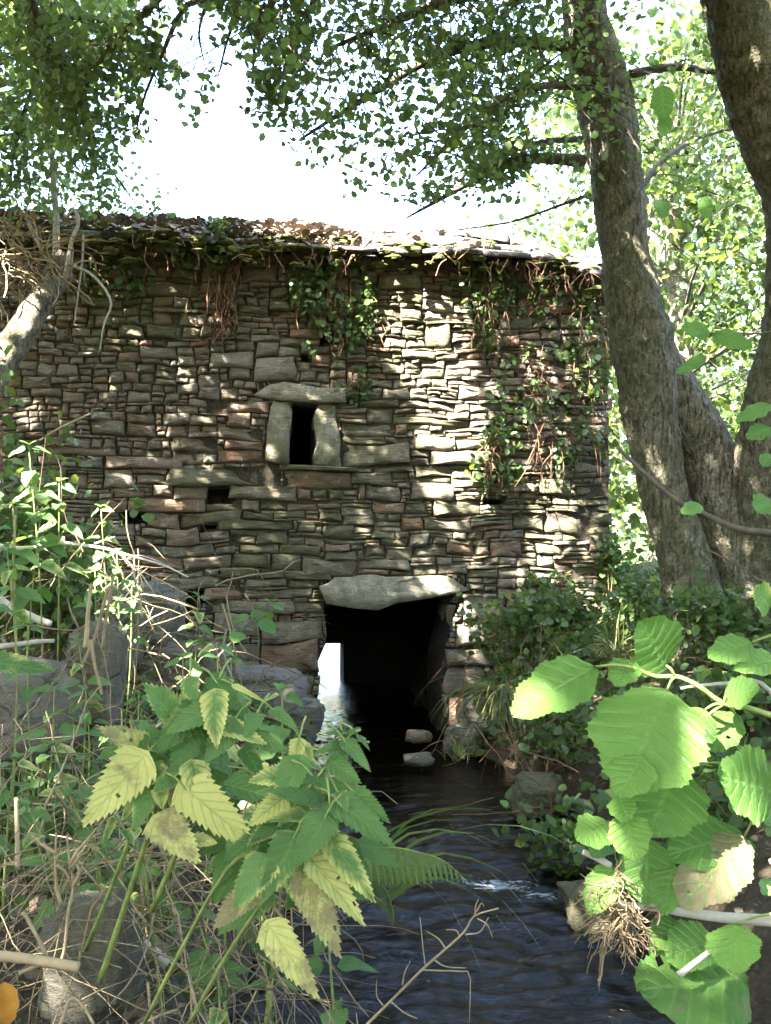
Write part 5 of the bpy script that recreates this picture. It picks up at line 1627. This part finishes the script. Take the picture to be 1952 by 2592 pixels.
for i, (x, y, d, n, ll, lab) in enumerate(HB):
    herb('nettle', 'nettle plant', U(x, y, d), lab, 'nettles on the left bank', n, ll, 900 + i)
q0 = U(470, 1420, 3.9)
herb('alder_shoot', 'shoot', U(585, 1300, 4.2), 'young alder shoot with light leaves before the big blocks', None, 4, .075, 951, root=q0, variants=AV, r=.005, stemmat='twig')

# ---- boulders and loose stones
def boulder(c, ax, seed, label, mat='boulder', tint=.5, moss=.2, rust=0, group=None, name='boulder', sub=26):
    rn = random.Random(seed)
    b = MB(); n = sub
    for i in range(n + 1):
        th = math.pi * i / n
        for j in range(2 * n):
            ph = math.pi * j / n
            d = Vector((math.sin(th) * math.cos(ph), math.sin(th) * math.sin(ph), math.cos(th)))
            e = Vector([math.copysign(abs(q) ** .62, q) for q in d])
            k = 1 + .30 * vn(d * 1.3, 1.0, seed) + .13 * abs(vn(d, 2.6, seed)) + .07 * vn((d.x, d.y, d.z * 2.6), 4.5, seed) + .035 * vn((d.x, d.y, d.z * 2), 11, seed)
            b.v.append((c.x + e.x * ax[0] * k, c.y + e.y * ax[1] * k, c.z + e.z * ax[2] * k))
    for i in range(n):
        for j in range(2 * n):
            j2 = (j + 1) % (2 * n)
            b.f.append((i * 2 * n + j, (i + 1) * 2 * n + j, (i + 1) * 2 * n + j2, i * 2 * n + j2)); b.mi.append(0)
    b.attr(0, tint=tint, moss=moss, rust=rust)
    me = b.mesh(name, tuple(c)); me.materials.append(M[mat])
    o = link(name, me, None, c)
    return tag(o, label, 'boulder' if name == 'boulder' else 'stone', group)
boulder(U(55, 1530, 3.1), (.20, .18, .14), 1, 'large smooth grey boulder at the left edge below the nettles', tint=.75, moss=.1)
boulder(U(55, 1310, 4.6), (.30, .24, .13), 2, 'flat grey green boulder behind the white log at the left', tint=.45, moss=.5)
boulder(U(208, 1465, 3.1), (.075, .10, .15), 3, 'dark brown upright slab behind the yellow stick', tint=.0, moss=.3, rust=.3)
boulder(U(255, 1345, 6.3), (.36, .3, .22), 4, 'purple grey boulder at the wall foot, left of the dark hole', tint=.3, moss=.3)
boulder(U(130, 1395, 5.4), (.38, .3, .22), 5, 'broad grey boulder half sunk in the left bank', tint=.3, moss=.5)
boulder(U(400, 1440, 6.2), (.26, .25, .15), 6, 'brown stone block below the dark hole at the wall foot', tint=.3, moss=.1, rust=.3)
boulder(U(200, 2070, 1.72), (.075, .07, .10), 7, 'smooth grey green stone among dead litter in the bottom left corner', tint=.3, moss=.45)
boulder(U(1000, 1600, 7.3), (.12, .12, .10), 8, 'dark wet stone at the foot of the doorway right cheek', tint=.2, moss=.2)
boulder(U(1035, 1545, 7.4), (.15, .13, .13), 9, 'pale stone at the foot of the wall, right of the doorway', tint=.7, moss=.2)
boulder(U(905, 1592, 7.4), (.09, .08, .04), 10, 'small brownish stone in the water inside the doorway', rust=.5, tint=0, moss=.3, name='wet_stone', sub=8)
boulder(U(905, 1640, 6.8), (.10, .09, .035), 11, 'flat dark stone breaking the water before the doorway', tint=0, moss=.3, name='wet_stone', sub=8)
boulder(U(620, 1560, 6.6), (.22, .2, .16), 12, 'flat layered rock at the water edge left of the doorway', tint=.4, moss=.05)
boulder(U(560, 1500, 6.6), (.28, .24, .16), 13, 'grey rock on the left bank under the big blocks', tint=.5, moss=.1)
boulder(U(1165, 1720, 5.6), (.14, .14, .10), 14, 'dark stone at the right water edge below the grass tuft', tint=0, moss=.7)
boulder(U(1290, 1960, 4.0), (.12, .14, .08), 15, 'dark stone at the right water edge behind the root tangle', tint=0, moss=.7)

# ---- twigs, dry stalks and dead grass of the left bank
def stalk(name, label, cat, pts, r0, r1, mat, tf, tint=.8, extra=(), group=None, sides=6):
    P = [atd(*tf(x, y), d) for x, y, d in pts]
    t = empty(name, P[0], label, cat, group)
    b = MB(); stem(b, P, r0, r1, sides, 22, tint=tint); b.build('stem', M[mat], t)
    for e in extra:
        Q = [atd(*tf(x, y), d) for x, y, d in e]
        b = MB(); stem(b, Q, r1 * 1.2, r1 * .5, 5, 10, tint=tint); b.build('side_twig', M[mat], t)
D = lambda pts, d: [(x, y, d) for x, y in pts]
stalk('bare_twig', 'long grey bare twig lying across the left nettles, forked at its right end', 'twig', D([(-20, 435), (200, 462), (400, 425), (520, 415), (700, 435), (900, 465), (1020, 500), (1180, 545), (1400, 610), (1590, 705)], 3.3), .008, .0028, 'greytwig', nT, .9,
      [D([(1020, 510), (1110, 600), (1200, 690), (1300, 840)], 3.3), D([(1115, 610), (1140, 710), (1190, 830)], 3.3), D([(330, 440), (420, 490), (495, 540)], 3.3), D([(1070, 552), (1180, 520), (1370, 580)], 3.3), D([(160, 470), (230, 500), (260, 545)], 3.3), D([(800, 420), (900, 385), (970, 360)], 3.3)])
stalk('white_log', 'thin pale log with peeling bark sloping down from the left edge', 'log', D([(-40, 880), (100, 965), (250, 1030), (430, 1100)], 3.4), .020, .012, 'greytwig', nT, 1.0)
stalk('grey_stick', 'grey stick lying level above the serrated leaf at the left edge', 'stick', D([(-20, 1290), (150, 1270), (330, 1245), (460, 1240)], 3.0), .009, .006, 'greytwig', nT, .5)
stalk('dry_stalk', 'upright yellow stalk left of the orange one', 'stalk', D([(770, 760), (748, 930), (738, 1100), (722, 1290)], 2.6), .005, .0075, 'straw', nT, .9, group='dry stalks on the left bank')
stalk('dry_stalk', 'broken orange stalk leaning right behind the yellow one', 'stalk', D([(925, 775), (870, 950), (820, 1150), (790, 1240), (700, 1440)], 2.65), .0048, .0055, 'straw', nT, .5, group='dry stalks on the left bank')
stalk('dry_stalk', 'bent orange stalk running down in front of the brown slab', 'stalk', D([(765, 1230), (800, 1450), (830, 1560), (860, 1690)], 2.5), .0048, .0042, 'straw', nT, .6, group='dry stalks on the left bank')
stalk('dry_stalk', 'thin olive stalk right of the orange ones', 'stalk', D([(955, 700), (920, 900), (890, 1100), (865, 1300)], 2.7), .004, .005, 'straw', nT, .5, group='dry stalks on the left bank')
stalk('dry_stalk', 'thin pale stalk among the nettles near the left edge', 'stalk', D([(130, 180), (120, 460), (105, 780), (115, 960)], 3.2), .004, .006, 'straw', nT, .8, group='dry stalks on the left bank')
stalk('dry_stalk', 'curved straw stalk crossing the dead bramble under the dark hole', 'stalk', D([(860, 1300), (1000, 1290), (1200, 1325), (1400, 1375)], 3.6), .005, .003, 'straw', nT, .6, group='dry stalks on the left bank')
stalk('dry_stalk', 'straw leaning over the wall at the far left', 'stalk', [(0, 720, 4.8), (120, 640, 4.8), (280, 560, 4.8), (430, 490, 4.8)], .006, .004, 'straw', tl(100, 900, .3001), .9, group='dry stalks on the left bank')
nB = tl(0, 2092, .36014)
stalk('dry_stalk', 'thick pale hollow stalk lying level in the bottom left corner', 'stalk', D([(-40, 905), (150, 925), (350, 955), (555, 990)], 1.35), .0068, .0068, 'straw', nB, 1.0, group='dry stalks on the left bank', sides=9)
stalk('dry_stalk', 'grey stalk lying under the hollow one, sloping to the left', 'stalk', D([(135, 1030), (240, 985), (330, 930), (210, 680), (160, 600)], 1.37), .003, .0026, 'straw', nB, .7, group='dry stalks on the left bank')
stalk('dry_stalk', 'upright straw at the left edge beside the dark leaves', 'stalk', D([(115, -200), (120, 0), (125, 300)], 1.7), .0035, .0045, 'straw', nB, .9, group='dry stalks on the left bank')
stalk('dry_stalk', 'bunched dried stalk with curled tendrils in the bottom left', 'stalk', D([(470, 60), (490, 250), (515, 420), (480, 600), (455, 850), (430, 950)], 1.5), .0018, .0028, 'straw', nB, .7,
      [D([(515, 420), (560, 320), (545, 270), (590, 250)], 1.5), D([(500, 260), (540, 180), (600, 110), (680, 10)], 1.5), D([(430, 550), (400, 430), (390, 250), (395, 40)], 1.5), D([(395, 190), (300, 130), (225, 65)], 1.5), D([(490, 300), (560, 200), (520, 190)], 1.5), D([(400, 270), (470, 330), (500, 420)], 1.5)], group='dry stalks on the left bank')
stalk('dry_stalk', 'pale arching stalk at the very bottom left', 'stalk', D([(420, 1400), (500, 1215), (580, 1260), (660, 1390)], 1.45), .0028, .0022, 'straw', nB, .9, group='dry stalks on the left bank')
stalk('white_log', 'short pale log with flaking bark lying in the dead grass at the bottom', 'log', D([(700, 545), (850, 690), (1000, 830), (1180, 965)], 1.85), .012, .011, 'greytwig', nB, 1.0)
stalk('forked_twig', 'pale dry twig with many side shoots rising over the stream', 'twig', D([(560, 1480), (640, 1388), (800, 1230), (1030, 1000), (1190, 860), (1320, 740), (1390, 630), (1560, 575)], 1.75), .0027, .0013, 'straw', nL, 1.0,
      [D([(1045, 970), (1030, 850), (1010, 640)], 1.75), D([(1190, 860), (1140, 790), (1060, 740)], 1.75), D([(1290, 775), (1260, 730), (1190, 725)], 1.75), D([(1030, 1010), (1200, 1015), (1290, 1020), (1360, 1050), (1355, 1380)], 1.75), D([(1110, 940), (1190, 985), (1330, 995)], 1.75),
       D([(750, 1260), (705, 1190), (705, 1075)], 1.75), D([(885, 1115), (900, 1030), (940, 945)], 1.75), D([(800, 1230), (900, 1310), (990, 1350)], 1.75), D([(1330, 760), (1430, 740), (1490, 640)], 1.75), D([(1410, 645), (1480, 690), (1520, 780)], 1.75), D([(1395, 630), (1400, 560), (1420, 510)], 1.75), D([(1405, 600), (1440, 540), (1460, 560)], 1.75), D([(570, 1388), (560, 1310)], 1.75)])

def tangle(name, n, box, dep, mat, seed, r, steps, step, label_kind='stuff', down=.25):
    rn = random.Random(seed); b = MB()
    for k in range(n):
        x, y, d = rn.uniform(box[0], box[2]), rn.uniform(box[1], box[3]), rn.uniform(*dep)
        p = U(x, y, d)
        g = ground_z(p.x, p.y)
        if p.z < g: p.z = g + rn.uniform(0, .05)
        q = [p]
        dr = Vector((rn.gauss(0, .7), rn.gauss(0, .5), rn.gauss(-down, .55))).normalized()
        for s in range(steps):
            dr = (dr + Vector((rn.gauss(0, .22), rn.gauss(0, .2), rn.gauss(-down * .25, .2)))).normalized()
            e = q[-1] + dr * step * rn.uniform(.7, 1.3)
            ge = ground_z(e.x, e.y)
            if e.z < max(ge, .02): e.z = max(ge, .02) + .006
            q.append(e)
        rr0 = rn.choice((.35, .5, .6, .8, 1.0, 1.5))
        b.tube(q, [r * rr0 * (1 - .7 * i / len(q)) for i in range(len(q))], 3, cap=False, tint=rn.random() ** 1.3)
    return tag(b.build(name, M[mat]), kind='stuff')
tangle('dead_grass', 330, (0, 1790, 640, 2212), (1.5, 2.1), 'straw', 1, .0017, 7, .035)
tangle('dead_grass', 120, (230, 1230, 540, 1560), (4.2, 5.6), 'straw', 2, .0035, 7, .07)
tangle('dead_grass', 70, (0, 1150, 330, 1500), (3.2, 4.6), 'straw', 3, .003, 7, .06)
tangle('dead_grass', 110, (0, 1500, 420, 1850), (1.9, 2.8), 'straw', 4, .0022, 7, .045)
tangle('dead_grass', 120, (980, 1330, 1420, 1760), (4.6, 7.0), 'redstem', 5, .003, 7, .06)

# ---- dead leaves on the ground
P = []; nr_ = []
rn = random.Random(6)
for k in range(5200):
    if k < 2600: x, y = rn.uniform(-2.6, -.15), rn.uniform(1.2, 7.4)
    else: x, y = rn.uniform(.75, 4.2), rn.uniform(2.2, 8.4)
    z = ground_z(x, y)
    if z < .10: continue
    P.append((x, y, z + rn.uniform(.005, .05)))
me = leaf_cloud_mesh('leaf_litter', np.array(P), .045 * (1 + .35 * rng.normal(size=len(P)).clip(-1.5, 1.5)), .62)
tag(link('leaf_litter', me, None, None, M['litter']), kind='stuff')

# ---- green ground cover on both banks
def cover(name, pts_fn, n, size, mat, seed, hgt=.12, flat=.5):
    rn = random.Random(seed); P = []
    while len(P) < n:
        x, y = pts_fn(rn)
        z = ground_z(x, y)
        if z < .12: continue
        if vn((x, y, 0), 1.6, seed) < -.12: continue
        P.append((x, y, z + hgt * rn.random() ** 1.4))
    P = np.array(P)
    me = leaf_cloud_mesh(name, P, size * (1 + .3 * rng.normal(size=n).clip(-1.5, 1.5)), flat)
    return tag(link(name, me, None, None, M[mat]), kind='stuff')
cover('ground_cover', lambda r: (r.uniform(.75, 4.6), r.uniform(4.0, 9.6)), 8500, .045, 'leaf_bank', 1, .22)
cover('ground_cover', lambda r: (r.uniform(-4.2, -.4), r.uniform(2.4, 7.6)), 12000, .05, 'leaf_bank', 2, .22)
cover('ground_cover', lambda r: (r.uniform(.9, 3), r.uniform(2.0, 4.2)), 1600, .04, 'leaf_bank', 3, .12)
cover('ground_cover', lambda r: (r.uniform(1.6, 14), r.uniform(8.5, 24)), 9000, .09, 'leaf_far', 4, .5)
cover('ground_cover', lambda r: (r.uniform(-1.8, -.35), r.uniform(1.5, 2.6)), 420, .035, 'leaf_bank', 5, .08)

# ---- bushes
def bush(kind, cat, c, rad, n, size, mat, label, seed, group=None, droop=.4):
    rn = random.Random(seed)
    c = Vector(c)
    g = Vector((c.x, c.y, ground_z(c.x, c.y)))
    t = empty(kind, g, label, cat, group)
    P = []; b = MB()
    for k in range(max(5, n // 40)):
        e = c + Vector((rn.gauss(0, .5) * rad[0], rn.gauss(0, .5) * rad[1], rn.gauss(0, .5) * rad[2]))
        ge = ground_z(e.x, e.y)
        if e.z < ge + .03: e.z = ge + .03
        s = g + Vector((rn.gauss(0, .25) * rad[0], rn.gauss(0, .25) * rad[1], .0))
        m = s.lerp(e, .6) + Vector((0, 0, rad[2] * .5))
        sp = [Vector(q) for q in spline([tuple(s), tuple(m), tuple(e)], 10)]
        b.tube(sp, [.004 - .0003 * i for i in range(10)], 4, cap=False, tint=.5)
        for _ in range(40):
            q = sp[rn.randrange(3, 10)]
            P.append((q.x + rn.gauss(0, .06), q.y + rn.gauss(0, .05), q.z + rn.gauss(0, .05)))
    b.build('stems', M['redstem'], t)
    P = np.array(P); P = P[clear_gaps(P, .02)]
    me = leaf_cloud_mesh('foliage', P, size * (1 + .3 * rng.normal(size=len(P)).clip(-1.5, 1.5)), .4, off=tuple(g), droop=droop)
    link('foliage', me, t, None, M[mat])
for k, (x, y, d, r, n, lab) in enumerate([
    (1120, 1330, 7.5, (.35, .2, .22), 700, 'leafy bramble right of the doorway lintel'),
    (1225, 1330, 7.4, (.35, .25, .25), 700, 'bramble at the foot of the wall below the sunlit stones'),
    (1240, 1420, 6.9, (.35, .3, .20), 650, 'bramble on the right bank behind the light alder leaf'),
    (1090, 1470, 7.2, (.22, .2, .22), 480, 'fern green bramble beside the doorway right cheek'),
    (1190, 1560, 6.3, (.30, .3, .18), 560, 'low bramble on the right bank above the grass tuft'),
    (1330, 1560, 5.6, (.35, .3, .16), 560, 'low bramble on the right bank behind the large alder leaf'),
    (1400, 1330, 6.6, (.30, .2, .2), 480, 'bramble around the foot of the nearest alder stem'),
    (1560, 1330, 6.0, (.4, .3, .22), 600, 'bramble at the foot of the right hand stems'),
    (1640, 1560, 4.6, (.4, .3, .3), 600, 'bramble at the right edge behind the alder twig'),
    (1310, 1200, 8.2, (.18, .2, .3), 420, 'bright shrub peeping out at the right corner of the mill'),
    (1500, 1750, 4.0, (.35, .3, .2), 500, 'dark bramble low on the right behind the hanging leaves'),
    (1250, 1780, 4.6, (.16, .2, .12), 260, 'small dark bramble at the right water edge'),
    (40, 1040, 4.2, (.35, .3, .3), 700, 'bramble thicket at the left edge before the wall'),
    (120, 1200, 4.4, (.4, .3, .25), 700, 'bramble thicket behind the grey twig'),
    (10, 840, 5.3, (.22, .3, .25), 240, 'dark growth under the leaning trunk at the left'),
]):
    bush('bramble', 'bramble', U(x, y, d), r, n, .05, 'leaf_bank', lab, 1000 + k, 'brambles on the banks')

# ---- creepers climbing and hanging on the mill's face
def creeper(label, x, y, rx, ry, n, size, seed, mat='leaf_wall', out=(.03, .20), strands=10, top=None):
    rn = random.Random(seed)
    u, z = wuzU(x, y)
    root = wp(u, z + (ry / K * 8 / F if top is None else top), .06)
    t = empty('wall_creeper', root, label, 'creeper', 'creepers on the mill wall')
    P = []; NRM = []
    b = MB()
    sx, sy = rx / K * 8 / F, ry / K * 8 / F
    for k in range(strands):
        a = u + rn.gauss(0, .4) * sx; zz = z + sy * rn.uniform(.5, 1.0)
        q = []
        for s in range(9):
            q.append(wp(a, zz, rn.uniform(.04, .04 + out[1] * .6)))
            a += rn.gauss(0, .10) * sx; zz -= sy * .22 * rn.uniform(.5, 1.3)
        b.tube([Vector(e) for e in spline([tuple(e) for e in q], 18)], .0032, 4, cap=False, tint=rn.random())
    for k in range(n):
        r_ = math.sqrt(rn.random()); a = rn.uniform(0, 6.283)
        uu, zz = u + math.cos(a) * r_ * sx, z + math.sin(a) * r_ * sy
        if vn((uu * 3, zz * 3, seed), 1.0) < -.18: continue
        P.append(tuple(wp(uu + rn.gauss(0, .02), zz, rn.uniform(*out) * (1 - .5 * r_))))
    b.build('stems', M['redstem'], t)
    P = np.array(P); P = P[clear_gaps(P, .0, .03)]
    me = leaf_cloud_mesh('foliage', P, size * (1 + .3 * rng.normal(size=len(P)).clip(-1.5, 1.5)), .45, nrm=(WN * .8 + Vector((0, 0, .6))).normalized(), off=tuple(root), droop=1.2)
    link('foliage', me, t, None, M[mat])
creeper('dense dark creeper hanging above and right of the small window', 715, 655, 95, 125, 760, .046, 1)
creeper('creeper trailing over the roof edge at the left', 440, 530, 95, 55, 300, .048, 2, out=(.08, .3))
creeper('creeper hanging from the eaves right of the sunlit strip', 1060, 640, 62, 130, 380, .044, 3)
creeper('loose creeper covering the middle of the right end of the wall', 1155, 900, 120, 160, 520, .05, 4, out=(.05, .35))
creeper('creeper at the right corner of the mill beside the alder stem', 1265, 830, 50, 200, 360, .05, 5, out=(.05, .3))
creeper('small creeper sprig left of the sunlit patch low on the right', 1065, 1010, 55, 70, 130, .046, 6)
creeper('thin creeper hanging under the right end of the eaves', 1190, 640, 80, 70, 150, .045, 7)
creeper('creeper spreading over the wall foot right of the lintel', 1180, 1290, 130, 60, 420, .046, 8, out=(.03, .25))
creeper('leaves framing the right end of the window lintel', 770, 830, 30, 40, 90, .045, 9, out=(.03, .1), strands=3)
creeper('sparse creeper on the top left of the wall', 250, 590, 90, 60, 120, .05, 10, strands=6)
# dead red brown vine hanging left of the window
vr = random.Random(15)
u, z = wuzU(485, 560)
dv = empty('dead_vine', wp(u, z, .06), 'dry red brown vine hanging from the eaves left of the window', 'vine')
for k in range(26):
    a, zz = wuzU(485 + vr.gauss(0, 22), 555 + vr.uniform(-10, 70))
    q = []
    for s in range(7):
        q.append(wp(a, zz, vr.uniform(.03, .10))); a += vr.gauss(0, .022); zz -= vr.uniform(.04, .11)
    b = MB(); b.tube([Vector(e) for e in spline([tuple(e) for e in q], 16)], vr.uniform(.003, .007), 4, cap=False, tint=vr.random())
    b.build('strand', M['redstem'], dv)

# ---- grass tuft, ferns, grass blades
def blades(name, label, cat, root, n, length, spread_, seed, width=.005, yel=.2, lean=Vector((0, 0, 0)), stiff=.6, grp=None):
    rn = random.Random(seed)
    t = empty(name, root, label, cat, grp)
    b = MB()
    for k in range(n):
        a = rn.uniform(0, 6.283)
        p = Vector(root) + Vector((rn.gauss(0, .04), rn.gauss(0, .04), 0))
        d = (Vector((math.cos(a), math.sin(a), 0)) * spread_ * rn.random() + Vector((0, 0, stiff)) + lean).normalized()
        L = length * rn.uniform(.5, 1.15); w = width * rn.uniform(.6, 1.2)
        side = d.cross(Vector((rn.gauss(0, .4), 1, rn.gauss(0, .2)))).normalized()
        n0 = len(b.v); seg = 7
        for s in range(seg + 1):
            ww = w * (1 - (s / seg) ** 1.6) + .0004
            b.v.append(tuple(p - side * ww)); b.v.append(tuple(p + side * ww))
            p = p + d * L / seg
            d = (d + Vector((0, 0, -.30 * rn.uniform(.6, 1.4)))).normalized()
        for s in range(seg): b.f.append((n0 + 2 * s, n0 + 2 * s + 1, n0 + 2 * s + 3, n0 + 2 * s + 2)); b.mi.append(0)
        b.attr(n0, tint=rn.random(), yel=(rn.random() < yel) * rn.random())
    tag(b.build('blades', M['grass'], t), kind='stuff')
    return t
blades('grass_tuft', 'long grass tuft hanging over the right bank to the water', 'grass tuft', U(1085, 1490, 6.9), 190, .62, .8, 1, .005, .3, Vector((0, -.45, -.2)), .35)
blades('grass_tuft', 'thin grass by the water below the doorway right cheek', 'grass tuft', U(990, 1640, 6.6), 30, .22, .6, 2, .003, .4, Vector((0, -.2, 0)), .8)
blades('grass_tuft', 'long green grass arching over the water right of the nettle clump', 'grass tuft', atd(*nL(620, 480), 1.9), 12, .42, .3, 3, .005, .15, Vector((.35, -.15, .1)), .4)
blades('grass_tuft', 'grass at the foot of the alder stems', 'grass tuft', U(1330, 1420, 6.4), 80, .35, .9, 4, .004, .3)

def fern(label, pts, plen, seed, tint0=.5, yel=.05, hang=.9):
    rn = random.Random(seed)
    sp = [Vector(q) for q in spline([tuple(p) for p in pts], 40)]
    t = empty('fern', sp[0], label, 'fern', 'ferns by the nettle clump')
    b = MB(); b.tube(sp, [.0024 * (1 - .8 * i / 39) for i in range(40)], 5, cap=False); b.build('stem', M['greenstem'], t)
    b = MB()
    for i in range(5, 39, 2):
        f = i / 39
        L = plen * math.sin(math.pi * min(1, .22 + f * .78)) ** .8
        ax = (sp[i + 1] - sp[i - 1]).normalized()
        for s in (-1, 1):
            d = (ax.cross(Vector((0, -.4, 1))).normalized() * s * (1 - hang) + Vector((0, -.15 * s, -1)) * hang + ax * .35).normalized()
            up = ax.cross(d).normalized()
            p = sp[i].copy(); seg = 12
            for q in range(seg):
                g = q / seg
                wd = L * .15 * (1 - g) + .001
                e = p + d * (L / seg)
                for w in (-1, 1):
                    wv = (ax * w + d * .45).normalized() * wd
                    n0 = len(b.v)
                    b.v.extend([tuple(p), tuple(p + wv * .9 + up * .001), tuple(p + wv + d * L / seg * .8), tuple(p + d * L / seg * .9)])
                    b.f.append((n0, n0 + 1, n0 + 2, n0 + 3)); b.mi.append(0)
                    b.attr(n0, tint=min(1, tint0 + rn.uniform(-.15, .3)), yel=yel * rn.random())
                p = e; d = (d + Vector((0, 0, -.05))).normalized()
    b.build('leaflets', M['leaf_bank'], t)
fern('bright fern frond arching over the water right of the clump', [atd(*nL(x, y), d) for x, y, d in ((520, 230, 1.75), (650, 165, 1.72), (820, 150, 1.7), (1000, 182, 1.68), (1180, 245, 1.68), (1350, 395, 1.68))], .058, 1, .75, .25)
fern('second fern frond under the bright one', [atd(*nL(x, y), d) for x, y, d in ((540, 330, 1.82), (640, 250, 1.8), (760, 235, 1.8), (880, 280, 1.8), (960, 380, 1.8))], .05, 2, .35)
fern('dark fern frond hanging down beside the yellow leaf', [atd(*nL(x, y), d) for x, y, d in ((560, 360, 1.85), (660, 370, 1.84), (760, 430, 1.84), (810, 560, 1.84), (830, 680, 1.84))], .05, 3, .1)
fern('dark fern frond low among the dead grass', [U(x, y, d) for x, y, d in ((480, 1960, 1.7), (540, 1990, 1.68), (580, 2060, 1.68), (590, 2140, 1.68))], .05, 4, .1)
fern('fern hanging from the bank behind the clump', [U(x, y, d) for x, y, d in ((560, 1760, 1.7), (600, 1700, 1.7), (640, 1690, 1.72), (700, 1740, 1.72))], .05, 5, .2)
# orange dead leaf in the corner
me = leaf_mesh('dead_leaf', .07, .035, 'alder', .3, .3, .3, 1.0, .5, 77, 16, 4)
p0, p1 = atd(*nB(30, 1090), 1.4), atd(*nB(40, 1330), 1.4)
me.materials.append(m_simple('orange_dead_leaf', (0.30, 0.12, 0.02), (0.48, 0.24, 0.04), 40, .6, .2, .002))
o = link('dead_leaf', me, None, None)
o.matrix_world = Matrix.Translation(p0) @ leaf_frame(p0, p1, (CAM - p0).normalized()).to_4x4()
tag(o, 'orange dead leaf in the bottom left corner', 'leaf')
